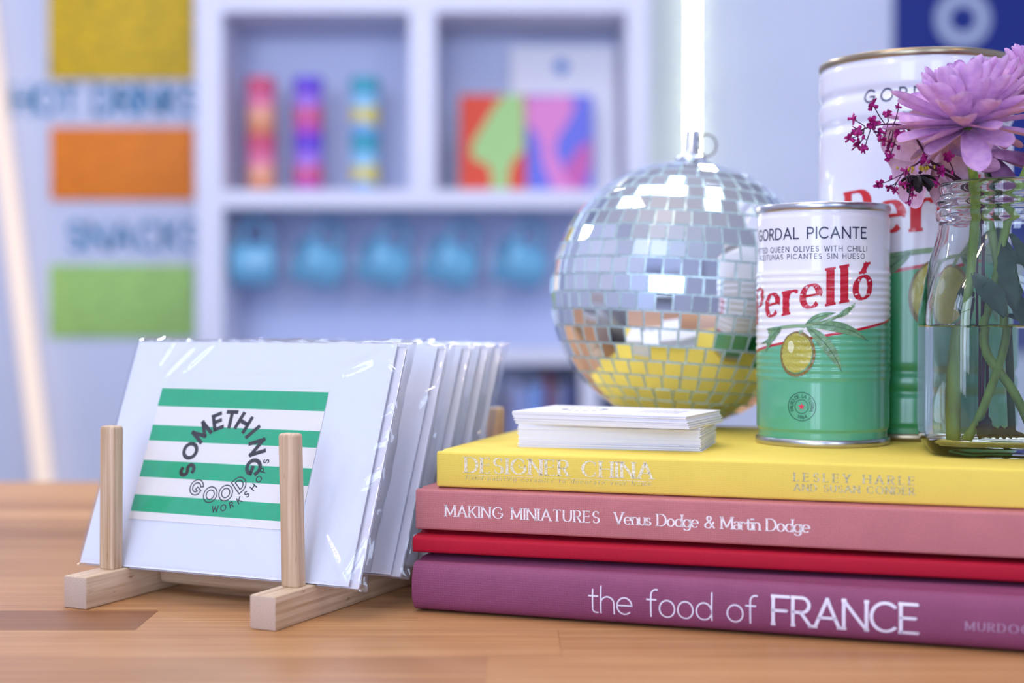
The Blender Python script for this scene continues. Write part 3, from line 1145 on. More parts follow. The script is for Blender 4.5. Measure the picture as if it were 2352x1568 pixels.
def olive_art(fn, sc, ox, oy):
    """olive sprig print; sc scale, offset on the label"""
    mb = MB()

    def F(x, y, e=0):
        return fn(ox + x * sc, oy + y * sc, e)

    # olive body: ellipse tilted a little, with a stippled rim
    for ring, (r0, r1, m) in enumerate(((0, .86, 2), (.86, 1.0, 3))):
        n = 40
        for i in range(n):
            a0, a1 = 2 * pi * i / n, 2 * pi * (i + 1) / n
            steps = 9 if ring == 0 else 2
            for k in range(steps):
                q = []
                for r, a in ((r0 + (r1 - r0) * k / steps, a0), (r0 + (r1 - r0) * (k + 1) / steps, a0), (r0 + (r1 - r0) * (k + 1) / steps, a1), (r0 + (r1 - r0) * k / steps, a1)):
                    shift = .0
                    if ring == 0:
                        shift = -.05 * r / .86
                    x, y = 1.08 * r * cos(a) + shift, 1.33 * r * sin(a) + (.06 if ring == 0 else 0)
                    ca, sa = cos(R(-8)), sin(R(-8))
                    q.append(F(x * ca - y * sa, x * sa + y * ca, .006 if ring == 0 else .003))
                mb.add(q, [(0, 1, 2, 3)], m)
    # printed pale spot on the olive
    n = 18
    for i in range(n):
        a0, a1 = 2 * pi * i / n, 2 * pi * (i + 1) / n
        for k in range(4):
            q = [F(-.36 + .2 * r * cos(a), .42 + .36 * r * sin(a), .013) for r, a in ((k / 4, a0), ((k + 1) / 4, a0), ((k + 1) / 4, a1), (k / 4, a1))]
            mb.add(q, [(0, 1, 2, 3)], 4)
    # twig from lower left to upper right
    tw = [(-2.1, 1.25), (-1.2, 1.5), (-.2, 1.62), (.6, 1.66), (1.6, 1.9), (2.6, 2.35), (3.3, 2.85)]
    tp = spline([(x, y, 0) for x, y in tw], 8)
    for i in range(len(tp) - 1):
        w_ = .085 + .05 * abs(i / len(tp) - .5)
        mb.add([F(tp[i].x, tp[i].y - w_, .009), F(tp[i + 1].x, tp[i + 1].y - w_, .009), F(tp[i + 1].x, tp[i + 1].y + w_, .009), F(tp[i].x, tp[i].y + w_, .009)], [(0, 1, 2, 3)], 5)
    mb.add([F(.1, 1.25, .012), F(.26, 1.2, .012), F(.55, 1.66, .012), (F(.35, 1.68, .012))], [(0, 1, 2, 3)], 5)
    for p0, p1, w_, bd in (((.55, 1.66), (4.25, .75), .30, .35), ((.55, 1.6), (2.55, -1.0), .34, .25), ((.5, 1.7), (2.2, 2.4), .2, .12), ((-1.0, 1.5), (-2.3, .1), .25, -.2),
                           ((-1.0, 1.55), (-2.25, 1.45), .17, .12), ((-1.2, 1.5), (-2.9, .55), .12, .2), ((2.2, 2.1), (3.35, 2.95), .16, -.06)):
        leaf_poly(mb, p0, p1, w_, lambda x, y, e=0: F(x, y, .013 + e), bd, 0, 1)
    return mb


def make_tin(label, X, Y, r, H, prof_ribs, theta, mlabel, mrim, res):
    tin = thing('olive_tin', label, 'tin', (X, Y, HT), (0, 0, 0), 'olive tins on the yellow book')

    def rad(h):
        q = r
        for c, w, a in prof_ribs:
            q += a * math.exp(-((h - c) / w) ** 2)
        if h < .95:
            q -= .10 * (1 - max(0, (h - .8) / .15)) if h > .8 else .10
        if h > H - .75:
            q -= .06 * min(1, (h - H + .75) / .2)
        return q

    n = int(H / res)
    hs = [.35 + (H - .7) * i / n for i in range(n + 1)]
    MB().lathe([(rad(h), h) for h in hs], 96).build('body', mlabel, tin)
    for name, z0, z1 in (('bottom_rim', 0, .42), ('top_rim', H - .42, H)):
        m = MB()
        zc, hh = (z0 + z1) / 2, (z1 - z0) / 2
        m.lathe([(r - .15, zc - hh * .9)] + [(r - .03 + .09 * cos(R(a)), zc + hh * sin(R(a))) for a in range(-90, 91, 15)] + [(r - .2, z1 - .03), (r - .22, z0 + .1)], 96)
        m.build(name, mrim, tin)
    zz = H - .35
    MB().lathe([(.001, zz - .05), (r * .45, zz - .05), (r * .5, zz), (r * .85, zz), (r * .88, zz - .08), (r - .12, zz - .08), (r - .1, zz + .2)], 64).build('lid', mrim, tin)
    MB().lathe([(r - .1, .2), (r * .8, .22), (.001, .22)], 48).build('base', mrim, tin)

    def fn_for(center_deg):
        def fn(x, y, e=0):
            phi = R(center_deg) + x / r - theta
            q = rad(y) + .022 + e
            return (q * sin(phi), -q * cos(phi), y)
        return fn
    return tin, fn_for


TH1 = atan2(17.25, 79.0)
ribs = [(3.75 + .37 * i, .13, .055) for i in range(16)]
m1 = tin_material('small tin label', TH1, 5.97, .0113 * 180 / pi, .07, '#f1f0f6', '#58ad86')
tin1, fnf = make_tin('small white and green olive tin with red cursive brand on the yellow book', 17.25, 79.0, 3.6, 13.1, ribs, TH1, m1, M_METAL, .045)
f1 = fnf(-17.4)
mb = MB()
put(mb, text_polys('GORDAL PICANTE', -3.45, 3.5, 11.17, .56, (.14, .14), 0, .95), f1)
put(mb, text_polys('PITTED QUEEN OLIVES WITH CHILLI', -3.65, 3.55, 10.47, .27, (.13, .13), 0, .9), f1)
put(mb, text_polys('ACEITUNAS PICANTES SIN HUESO', -3.35, 3.4, 10.08, .26, (.13, .13), 0, .9), f1)
mb.build('product_lettering', M_NAVY, tin1)


BRAND = [('P', -3.98, -2.55, -.28, .98), ('e', -2.5, -1.26, .04, 1.0), ('r', -1.12, .0, .2, 1.0), ('e', -.12, 1.1, .5, 1.0), ('l', 1.22, 1.82, .66, 1.0), ('l', 1.95, 2.55, .8, 1.0), ('ó', 2.66, 3.95, .96, 1.0)]


def brand(fn, ox, oy, k, slope):
    """the red brand name, letters climbing on a rising baseline"""
    mb = MB()
    cap = 1.85
    nb = (.235, .065)
    for c, x0, x1, yb, sy in BRAND:
        gw = G_[c][0]
        sx = (x1 - x0) / (gw + nb[0] + (.06 if c in 'lrP' else 0)) if gw else 1.8
        for q in glyph_polys(c, nb, .35):
            P = []
            for p in q:
                X = (p.x + nb[0] / 2) * sx if gw else (p.x + nb[0] / 2 + .03) * sx
                Yv = p.y * cap * sy
                P.append(fn(ox + k * (x0 + X), oy + k * (yb * slope + Yv + .18 * slope * (X - (x1 - x0) / 2))))
            mb.add(P, [(0, 1, 2, 3)])
    return mb


brand(f1, 0, 7.0, 1.0, 1.0).build('brand_lettering', M_RED, tin1)
olive_art(fnf(-21.5), .92, 0, 5.0).build('olive_print', [M_LEAF, M_LEAFD, M_OLIVE, M_OLRIM, M_OLHI, M_TWIG], tin1)
# round seal
f1s = fnf(-17.4)


def ring2(mb, fn, cx, cy, r0, r1, mi=0, n=40):
    for i in range(n):
        a, b = 2 * pi * i / n, 2 * pi * (i + 1) / n
        mb.add([fn(cx + r * cos(t), cy + r * sin(t)) for r, t in ((r0, a), (r1, a), (r1, b), (r0, b))], [(0, 1, 2, 3)], mi)


def seal(fn, cx, cy, s):
    mb = MB()
    ring2(mb, fn, cx, cy, .74 * s, .775 * s)
    ring2(mb, fn, cx, cy, .35 * s, .38 * s)
    t = 'FRUTO DE LA TIERRA'
    radial_text(mb, t, [200 - i * 13.0 for i in range(len(t))], cx, cy, .56 * s, .17 * s, (.16, .16), fn)
    radial_text(mb, '1964', [252, 265, 279, 293], cx, cy, .57 * s, .17 * s, (.16, .16), fn, out=False)
    st = []
    for i in range(10):
        a = pi / 2 + i * pi / 5
        q = (.19 if i % 2 == 0 else .08) * s
        st.append((cx + q * cos(a), cy + q * sin(a)))
    for i in range(10):
        mb.add([fn(cx, cy), fn(*st[i]), fn(*st[(i + 1) % 10])], [(0, 1, 2)], 1)
    return mb


seal(f1s, 0, 2.2, 1.0).build('seal_print', [mat('dark green print', '#14533a', .4, coat=.5), mat('pinkish red star print', '#e0234e', .4, coat=.5)], tin1)

TH2 = atan2(23.95, 84.8)
beads = [(19.75, .28, -.16), (18.05, .28, -.16), (3.9, .25, -.14), (2.75, .25, -.14)]
m2 = tin_material('large tin label', TH2, 9.75, .017 * 180 / pi, .1, '#e7e8f6', '#3ba568')
tin2, fnf2 = make_tin('large white and green olive tin standing behind the flowers and the small tin', 23.98, 84.85, 5.55, 22.0, beads, TH2, m2, M_BRASS, .09)
mb = MB()
put(mb, text_polys('GORDAL PICANTE', -5.6, 5.7, 19.12, .70, (.14, .14), 0, .95), fnf2(28))
put(mb, text_polys('PITTED QUEEN OLIVES WITH CHILLI', -2.6, 5.0, 18.1, .33, (.13, .13), 0, .9), fnf2(20))
put(mb, text_polys('ACEITUNAS PICANTES SIN HUESO', -2.4, 4.8, 17.55, .33, (.13, .13), 0, .9), fnf2(20))
mb.build('product_lettering', M_NAVY, tin2)
brand(fnf2(14), 0, 11.75, 1.42, .45).build('brand_lettering', mat('bright red print', '#cf1a24', .35, coat=.5), tin2)
olive_art(fnf2(14), 1.55, 0, 8.2).build('olive_print', [M_LEAF, M_LEAFD, M_OLIVE, M_OLRIM, M_OLHI, M_TWIG], tin2)

# ------------------------------------------------------------------ milk bottle with flowers
JX, JY = 25.2, 73.2
jar = thing('glass_bottle', 'clear wide-necked glass milk bottle used as a flower vase on the yellow book', 'bottle', (JX, JY, HT))
outer = [(.001, .12), (2.9, .12), (3.3, .02), (3.55, .02), (3.75, .1), (3.98, .45), (4.1, .9), (4.15, 1.5), (4.15, 6.3), (4.13, 7.0), (4.07, 7.7), (3.92, 8.65), (3.66, 9.75), (3.4, 10.6), (3.2, 11.3),
         (3.13, 11.7), (3.13, 11.85), (3.25, 11.95), (3.29, 12.15), (3.29, 12.35), (3.22, 12.48), (3.1, 12.55), (3.1, 12.68), (3.24, 12.78), (3.29, 12.92), (3.24, 13.06), (3.1, 13.16),
         (3.08, 13.3), (3.13, 13.42), (3.15, 13.7), (3.08, 13.86), (2.97, 13.9)]
inner = [(2.86, 13.84), (2.8, 13.6), (2.8, 11.6), (2.9, 11.1), (3.12, 10.5), (3.4, 9.65), (3.68, 8.6), (3.83, 7.7), (3.88, 7.0), (3.9, 6.3), (3.9, 1.6), (3.8, 1.0), (3.5, .66), (2.9, .58), (.001, .56)]
JROT = R(-11)


def bottle_shape(mb):
    """round at the neck, a square with well-rounded corners lower down"""
    out = []
    for x, y, z in mb.v:
        k = 1 - min(1, max(0, (z - 7.2) / 3.6))
        k = k * k * (3 - 2 * k)
        a = atan2(y, x)
        c_, s_ = max(abs(cos(a)), abs(sin(a))), min(abs(cos(a)), abs(sin(a)))
        rc = .5
        if s_ / c_ <= 1 - rc:
            q = 1 / c_
        else:
            b_ = (1 - rc) * (c_ + s_)
            q = b_ + sqrt(max(0, b_ * b_ - 2 * (1 - rc) ** 2 + rc * rc))
        q *= .965
        f = 1 + k * (q - 1)
        x, y = x * f, y * f
        out.append((x * cos(JROT) - y * sin(JROT), x * sin(JROT) + y * cos(JROT), z))
    mb.v = out
    return mb


bottle_shape(MB().lathe(outer + inner, 144)).build('glass', M_GLASS, jar)
wl = 6.55
wprof = [(.001, .57), (2.9, .59), (3.505, .67), (3.81, 1.01), (3.91, 1.6), (3.91, wl - .12), (3.91, wl + .02), (3.84, wl - .05), (3.7, wl - .07), (.001, wl - .07)]
wo = bottle_shape(MB().lathe(wprof, 144)).build('water', M_WATER, None, (JX, JY, HT))
tag(wo, 'clear water half filling the glass flower bottle', 'water', kind='stuff')

M_STEM = mat('green stem', '#86a84a', .5, var=.25, vscale=(3, 3, .5), sss=.05)
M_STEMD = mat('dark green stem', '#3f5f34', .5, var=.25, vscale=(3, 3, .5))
M_LEAFG = mat('dark green leaf', '#31503a', .5, var=.3, vscale=(1.5, 1.5, 1.5))


def petal_mat(name, base, tip):
    t = NT(name)
    g = t.ramp(t.noise(t.coord((2.5, 2.5, 2.5)), 1, 3), .3, .7)
    t.l(t.mix(g, srgb(base), srgb(tip)), t.b.inputs['Base Color'])
    t.b.inputs['Roughness'].default_value = .55
    t.b.inputs['Subsurface Weight'].default_value = .25
    t.b.inputs['Subsurface Radius'].default_value = (.004, .003, .004)
    t.b.inputs['Subsurface Scale'].default_value = .5
    return t.m


M_PETAL = petal_mat('lilac pink petal', '#cf9cd6', '#eabfe4')
M_PETAL2 = petal_mat('pale blush petal', '#c99fc0', '#dcb8d0')
M_GYP = mat('magenta blossom', '#a81a78', .6, var=.45, vscale=(4, 4, 4))
M_GYPST = mat('maroon twig', '#4c1a3c', .6)


def petal(mb, base, axis, az, elev, L, w, curl, cup, twist=0.0, nu=6, nv=14, mi=0):
    """spoon-shaped petal from base; elev measured from the plane across the flower axis"""
    axis = axis.normalized()
    e1 = axis.orthogonal().normalized()
    e2 = axis.cross(e1)
    out = e1 * cos(az) + e2 * sin(az)
    side = axis.cross(out).normalized()

    def P(a, b):
        s = 1 - (1 - b) ** 1.35
        ang = elev + curl * s
        # integrate the bending midline
        x = y = 0
        k = 6
        for i in range(k):
            q = elev + curl * s * (i + .5) / k
            x += cos(q) * L * s / k
            y += sin(q) * L * s / k
        nrm = axis * cos(ang) - out * sin(ang)
        ww = w * (.28 + .72 * sin(min(1, s * .95 + .03) ** .9 * pi * .62)) * (1 if s < .74 else sqrt(max(0.0, 1 - ((s - .74) / .26) ** 2)) * .98 + .02)
        o = (a - .5) * 2
        ca = twist * s
        sd = side * cos(ca) + nrm * sin(ca)
        return base + out * (x + .07 * L) + axis * y + sd * (o * ww * .5) + nrm * (cup * ww * (o * o - .4) + .03 * ww * cos(o * 7))

    return mb.grid(P, nu, nv, mi)


def mum(base, axis, scale, seed, rings):
    mb = MB()
    rr = random.Random(seed)
    for (n, elev, L, w, curl, cup, lift) in rings:
        ph = rr.random() * 6
        for i in range(n):
            az = ph + 2 * pi * i / n + rr.gauss(0, .09)
            petal(mb, base + axis.normalized() * lift * scale, axis, az, R(elev + rr.gauss(0, 6)), L * scale * rr.uniform(.88, 1.08), w * scale * rr.uniform(.9, 1.1), R(curl + rr.gauss(0, 8)), cup, rr.gauss(0, .18))
    return mb


RINGS = [(10, -12, 3.3, 1.3, -26, .16, .0), (13, 2, 3.8, 1.15, -10, .2, .15), (14, 16, 3.8, 1.1, 4, .26, .3), (15, 30, 3.6, 1.0, 10, .32, .45), (15, 44, 3.3, .92, 14, .36, .55), (13, 57, 3.0, .82, 16, .4, .6), (11, 70, 2.7, .72, 14, .42, .65), (8, 80, 2.3, .6, 10, .42, .7)]


def lpt(px, py, y):     # photograph point at distance y, relative to the bottle's base
    p = at(px, py, y)
    return Vector((p[0] - JX, p[1] - JY, p[2] - HT))


def flower(name, label, cat, stem_pts, stem_r, mstem, group='flowers in the glass bottle'):
    f = thing(name, label, cat, (JX, JY, HT), (0, 0, 0), group)
    MB().tube(spline(stem_pts, 6), stem_r, 10).build('stem', mstem, f)
    return f


def leaf3(mb, p0, p1, w, up, nu=6, nv=12, serr=.12):
    p0, p1, up = Vector(p0), Vector(p1), Vector(up).normalized()
    d = p1 - p0
    s = d.cross(up).normalized()

    def P(a, b):
        o = (a - .5) * 2
        ww = w * (sin(pi * min(1, b * .98 + .02)) ** .8) * (1 + serr * ((b * nv) % 2 - .5) * abs(o))
        return p0 + d * b + s * (o * ww) + up * (.25 * w * o * o + .3 * w * sin(b * pi))
    return mb.grid(P, nu, nv)


# main lilac chrysanthemum
fb = lpt(2222, 298, 70.6)
f_a = flower('chrysanthemum', 'full lilac-pink chrysanthemum bloom leaning over the bottle lip towards the large tin', 'flower',
             [(-2.55, -.9, .75), (-2.35, -.4, 3.5), (-2.0, .0, 6.5), (-1.7, -.3, 9.5), (-1.62, -.8, 12.5), (fb.x + .25, fb.y + .2, fb.z - 1.3), (fb.x, fb.y, fb.z + .1)], .24, M_STEM)
mum(fb, Vector((-.16, -.10, 1)), 1.0, 5, RINGS).build('petals', M_PETAL, f_a)
lf = MB()
leaf3(lf, (-1.75, -.4, 9.2), (-.5, -1.6, 6.9), .75, (.3, -1, .4))
leaf3(lf, (-1.9, -.2, 8.8), (-1.2, 1.5, 6.6), .6, (-.3, 1, .4))
lf.build('leaf', M_LEAFG, f_a)
# second chrysanthemum, further right
fc = lpt(2400, 225, 74.0)
f_b = flower('chrysanthemum', 'second lilac chrysanthemum, smaller in view, beside and behind the full bloom', 'flower',
             [(1.5, -.4, .8), (.3, -.6, 3.2), (-1.0, .1, 5.6), (-.2, .6, 8.5), (.6, .5, 12.5), (fc.x - .2, fc.y, fc.z - 2), (fc.x, fc.y, fc.z)], .24, M_STEM)
mum(fc, Vector((.1, -.1, 1)), .85, 9, RINGS).build('petals', M_PETAL, f_b)
lf = MB()
leaf3(lf, (.0, .6, 9.0), (1.1, -1.4, 5.6), .7, (.5, -1, .2))
leaf3(lf, (.3, .5, 11.0), (.3, -1.2, 7.2), .6, (-.4, -1, .3))
leaf3(lf, (.5, .5, 11.3), (1.9, -.6, 7.4), .75, (.6, -1, .3))
lf.build('leaf', M_LEAFG, f_b)
# pale blush blossom drooping behind the lip
fd = lpt(2135, 365, 74.5)
f_c = flower('alstroemeria', 'pale blush open blossom drooping below the lilac bloom, in front of the large tin', 'flower',
             [(-2.2, -1.2, .8), (-1.2, -1.0, 2.8), (.2, .3, 6.2), (.1, .9, 9.5), (-.6, 1.0, 12.8), (-1.6, 1.4, 14.9), (fd.x + .6, fd.y, fd.z + .4), (fd.x, fd.y, fd.z)], .22, M_STEM)
pb = MB()
ax = Vector((-.75, -.45, -.35))
for i in range(7):
    petal(pb, Vector(fd), ax, i * 2 * pi / 7 + .3, R(30 if i % 2 else 12), 2.6, 1.7, R(-22), .22)
pb.build('petals', M_PETAL2, f_c)
lf = MB()
leaf3(lf, (.3, .5, 7.0), (1.9, -.6, 6.2), .55, (.2, -.6, 1))
lf.build('leaf', M_LEAFG, f_c)
# another pale bloom under the chrysanthemum, behind the neck
fe = lpt(2265, 355, 76.0)
f_d = flower('alstroemeria', 'dusky mauve blossom in the shade right above the bottle neck', 'flower',
             [(.9, 1.6, .9), (.6, 1.3, 6), (.2, 1.2, 12.5), (fe.x, fe.y, fe.z - .6), (fe.x, fe.y, fe.z)], .2, M_STEMD)
pb = MB()
for i in range(9):
    petal(pb, Vector(fe), Vector((.1, -.5, .6)), i * 2 * pi / 9, R(18 if i % 2 else -8), 2.4, 1.5, R(-18), .2)
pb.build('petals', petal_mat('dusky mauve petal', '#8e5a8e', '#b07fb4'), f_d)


# magenta sprigs
def blossom(mb, c, s, rr):
    ax_ = Vector((rr.gauss(0, 1), rr.gauss(-.4, 1), rr.gauss(.3, 1))).normalized()
    for ring, (n, el, L) in enumerate(((6, 15, .30), (5, 50, .26))):
        for i in range(n):
            petal(mb, Vector(c), ax_, i * 2 * pi / n + rr.random(), R(el), L * 1.05 * s * rr.uniform(.8, 1.2), .2 * s, R(rr.uniform(-40, 30)), .35, rr.gauss(0, .4), 2, 5)
    mb.tube([Vector(c) - ax_ * .24 * s, Vector(c) - ax_ * .02, Vector(c) + ax_ * .16 * s], lambda t: .10 * s * (1 - .5 * t), 6)


def sprig(label, root_pts, tips, seed):
    rr = random.Random(seed)
    root = [Vector(p) for p in root_pts]
    f = thing('gypsophila_sprig', label, 'flower sprig', (JX, JY, HT), (0, 0, 0), 'magenta sprigs in the glass bottle')
    st, bl = MB(), MB()
    st.tube(spline(root, 5), lambda t: .085 - .045 * t, 6)
    trunk = spline(root, 8)
    for (px, py, y, s, k) in tips:
        tip = lpt(px, py, y)
        a = trunk[int(k * (len(trunk) - 1))]
        mid = (a + tip) / 2 + Vector((rr.gauss(0, .1), rr.gauss(0, .15), -.12))
        st.tube(spline([a, mid, tip], 4), .028, 5)
        blossom(bl, tip, s, rr)
        if rr.random() < .6:
            q = mid + Vector((rr.gauss(0, .25), rr.gauss(0, .2), rr.gauss(0, .25)))
            st.tube([mid, q], .02, 4)
            bl.tube([q - Vector((0, 0, .1)), q, q + Vector((.03, 0, .12))], lambda t: .09 * (1 - .6 * abs(t - .4)), 6)
    st.build('stem', M_GYPST, f)
    bl.build('blossoms', M_GYP, f)
    return f


sprig('magenta sprig reaching out in front of the white upper part of the large tin',
      [(-1.0, .6, 1.2), (-.9, .3, 8), (-1.2, .1, 13), lpt(2150, 385, 71.4), lpt(2090, 300, 70.8), lpt(2040, 285, 70.5), lpt(1985, 295, 70.4)],
      [(2006, 242, 70.3, 1.0, .86), (1957, 272, 70.4, .9, 1), (1953, 318, 70.2, 1.1, 1), (1970, 335, 70.6, 1.0, 1), (1968, 305, 70.1, .9, 1), (2003, 283, 70.2, 1.15, .95), (1971, 297, 70.8, .95, 1), (2037, 262, 70.2, .8, .86),
       (2020, 305, 70.2, .9, .92), (2068, 306, 70.2, 1.1, .78), (2030, 325, 70.3, .95, .84), (2042, 362, 70.3, .85, .78), (1986, 341, 70.3, .8, .95), (2064, 246, 70.6, .6, .8), (2045, 330, 70.6, .8, .8), (2040, 346, 70.6, .6, .8)], 31)
sprig('magenta sprig hanging low beside the bottle neck over the red brand lettering',
      [(-.6, .9, 1.2), (-.7, .7, 8), (-1.3, .2, 13), lpt(2140, 372, 70.9), lpt(2100, 380, 70.6), lpt(2072, 400, 70.4)],
      [(2018, 422, 70.4, .85, 1), (2040, 430, 70.4, .7, 1), (2056, 436, 70.2, .75, 1), (2078, 392, 70.3, .9, .9), (2079, 425, 70.2, .7, .95), (2098, 448, 70.3, .65, .9), (2108, 432, 70.3, .7, .9), (2086, 465, 70.5, .6, .95), (2126, 368, 70.2, 1.0, .7),
       (2160, 392, 70.2, .95, .55), (2176, 360, 70.2, 1.0, .5), (2150, 415, 70.4, .8, .55)], 33)
# spent dark bloom with yellow specks
f_e = flower('withered_bloom', 'dark withered little bloom with yellow specks beside the bottle neck', 'flower',
             [(-.9, 1.2, 1.5), (-1.0, .9, 8), (-1.5, .3, 13), tuple(lpt(2140, 385, 71.0)), tuple(lpt(2112, 398, 70.6))], .07, M_GYPST)
pb = MB()
c_ = lpt(2108, 405, 70.4)
for i in range(14):
    petal(pb, Vector(c_), Vector((-.2, -.3, .9)), i * .9, R(-30 + 9 * (i % 5)), .95, .42, R(-50), .3, 0, 3, 5)
pb.build('petals', mat('dark withered petal', '#1b1118', .7), f_e)
pb = MB()
rr = random.Random(2)
for i in range(16):
    p = Vector(c_) + Vector((rr.gauss(0, .3), -.3 + rr.gauss(0, .15), .32 + rr.gauss(0, .07)))
    pb.tube([p, p + Vector((rr.gauss(0, .04), 0, .16))], .045, 5)
pb.build('stamens', mat('yellow stamen', '#b79a2a', .6), f_e)
# fallen leaf at the bottom of the water
lf = MB()
leaf3(lf, (-1.75, -1.6, .95), (.45, -1.9, 1.0), .55, (0, -.5, 1), 6, 14, .5)
leaf3(lf, (-1.75, -1.6, .9), (-1.3, -1.75, 2.0), .38, (0, -1, .2), 6, 8, .3)
fl = lf.build('fallen_leaf', mat('sodden dark leaf', '#1d2b22', .6, var=.3, vscale=(2, 2, 2)), None, (JX, JY, HT))
tag(fl, 'dark fallen leaf lying at the bottom of the water in the bottle', 'leaf')

# ------------------------------------------------------------------ shelving against the wall
SY0, SY1 = 300, 323.6
shelf = thing('shelving_unit', 'white shelving unit with two open cubbies above a row of hanging mugs', 'shelving', (0, 0, 0))
for x0, x1, z0, z1 in ((-66.5, -61.0, FLOOR_H, 110), (24.1, 28.8, FLOOR_H, 110)):
    MB().box(x0, x1, SY0, SY1, z0, z1).build('side_panel', M_SHELF, shelf)
hh = lambda z: z + CAMH
for z0, z1 in ((63.9, 67.6), (22.9, 26.6), (-10.1, -6.9), (-47.5, -44)):
    MB().box(-61.0, 24.1, SY0 + .2, SY1 - 1, hh(z0), hh(z1)).build('shelf_board', M_SHELF, shelf)
for z0, z1 in ((26.6, 63.9), (67.6, 94)):
    MB().box(-21.6, -16.1, SY0 + .3, SY1 - 1, hh(z0), hh(z1)).build('divider', M_SHELF, shelf)
MB().box(14.6, 18.3, SY0 + .3, SY1 - 1, hh(-44), hh(-10.1)).build('divider', M_SHELF, shelf)
MB().box(-61.0, 24.1, SY1 - 1, SY1, FLOOR_H + 1, 110).build('back_panel', M_SHELFBACK, shelf)


# sweet tins: two stacked in each of three columns
def sweet_mat(name, bands):
    t = NT(name)
    tc = t.n('ShaderNodeTexCoord')
    sx = t.n('ShaderNodeSeparateXYZ')
    t.l(tc.outputs['Object'], sx.inputs[0])
    nz = t.noise(t.coord((.5, .5, .25)), 1.0, 1)
    h = t.math('ADD', t.math('DIVIDE', sx.outputs[2], 12.2 * U), t.math('MULTIPLY', t.math('SUBTRACT', nz, .5), .35))
    rp = t.n('ShaderNodeValToRGB')
    rp.color_ramp.interpolation = 'CONSTANT'
    for i, (p, c) in enumerate(bands):
        el = rp.color_ramp.elements[i] if i < 2 else rp.color_ramp.elements.new(p)
        el.position = p
        el.color = (*srgb(c), 1)
    t.l(h, rp.inputs[0])
    t.l(rp.outputs[0], t.b.inputs['Base Color'])
    t.b.inputs['Roughness'].default_value = .25
    t.b.inputs['Coat Weight'].default_value = .5
    return t.m


SW = [(-54.7, ('#e08a5c', '#e7a07c', '#e57aa0', '#d9557a'), 'coral and pink patterned', 'leftward'),
      (-44.4, ('#c24fc0', '#d0447e', '#a47ae0', '#6a45d8'), 'violet and magenta patterned', 'centre'),
      (-32.1, ('#7fb4e8', '#d9c95a', '#8ec8ea', '#2fa3b8'), 'teal, blue and yellow patterned', 'rightward')]
for x, cs, nm, _ in SW:
    m = sweet_mat('patterned tin ' + nm, [(0.0, cs[0]), (.22, cs[1]), (.48, cs[2]), (.74, cs[3])])
    first = None
    for k in range(2):
        pos = (x, 311, hh(26.6) + 12.6 * k)
        lbl = nm + (' round tin standing on the shelf under its twin' if k == 0 else ' round tin stacked on top of its twin on the shelf')
        if first is None:
            first = thing('sweet_tin', lbl, 'tin', pos, (0, 0, 0), 'patterned tins in the cubby')
            MB().lathe([(.001, 0), (3.1, 0), (3.2, .15), (3.2, 10.6), (.001, 10.6)], 32).build('body', m, first)
            MB().lathe([(3.25, 10.3), (3.3, 10.4), (3.3, 12.2), (3.1, 12.5), (.001, 12.5)], 32).build('lid', mat('lid ' + nm, cs[3], .25, coat=.4), first)
        else:
            o = dup(first, lbl)
            o.location = W(*pos)

# art cards and paper sheet in the second cubby
zb = hh(26.6)


def flat_art(name, label, cat, x0, x1, h, y, lean, polys, mats, th=.35):
    t = thing(name, label, cat, ((x0 + x1) / 2, y, zb), (R(-lean), 0, 0))
    w = x1 - x0
    b = MB().box(-w / 2, w / 2, 0, th, 0, h)
    b.build('sheet', mats[0], t)
    p = MB()
    for i, (pts, mi) in enumerate(polys):
        yy = -.02 - .01 * i
        p.add([(-w / 2 + a * w, yy, b_ * h) for a, b_ in pts], [tuple(range(len(pts)))], mi)
    if polys:
        p.build('printed_shape', mats[1:], t)
    return t


def blob(c, r, n=24, ph=0):
    return [(c[0] + r[0] * cos(2 * pi * i / n + ph), c[1] + r[1] * sin(2 * pi * i / n + ph)) for i in range(n)]


M_APRED = mat('poppy red print', '#dd4a30', .6)
M_APGRN = mat('soft green print', '#a5cf84', .6)
M_APBLU = mat('periwinkle print', '#6a72d6', .6)
M_APPNK = mat('orchid pink print', '#dd85c4', .6)
M_APROS = mat('rose print', '#c760a8', .6)
flat_art('art_print', 'tall white paper sheet with a small blue dot leaning in the cubby', 'print', -.4, 23.3, 33.6, 315, 5,
         [(blob((.48, .86), (.07, .05)), 0)], [M_PAPER2, mat('blue dot ink', '#4f86cf', .6)])
flat_art('art_print', 'periwinkle card with orchid pink shapes in the cubby', 'print', 3.1, 17.6, 21.8, 309.5, 6,
         [([(.02, .98), (.62, 1.0), (.75, .9), (.6, .68), (.5, .6), (.42, .45), (.55, .25), (.75, .0), (.42, .0), (.25, .3), (.2, .55), (.0, .72)], 0),
          ([(.62, .3), (.78, .45), (.97, .55), (.97, .3), (.85, .05), (.75, .0), (.55, .22)], 1)], [M_APBLU, M_APPNK, M_APROS])
flat_art('art_print', 'poppy red card with a soft green tree-like shape in the cubby', 'print', -11.4, 3.0, 21.8, 309, 6,
         [([(.66, 1.0), (.95, 1.0), (.98, .8), (.97, .42), (.82, .34), (.74, .2), (.74, .0), (.48, .0), (.48, .22), (.4, .3), (.26, .32), (.17, .4), (.2, .52), (.35, .68), (.5, .85)], 0)],
         [M_APRED, M_APGRN])

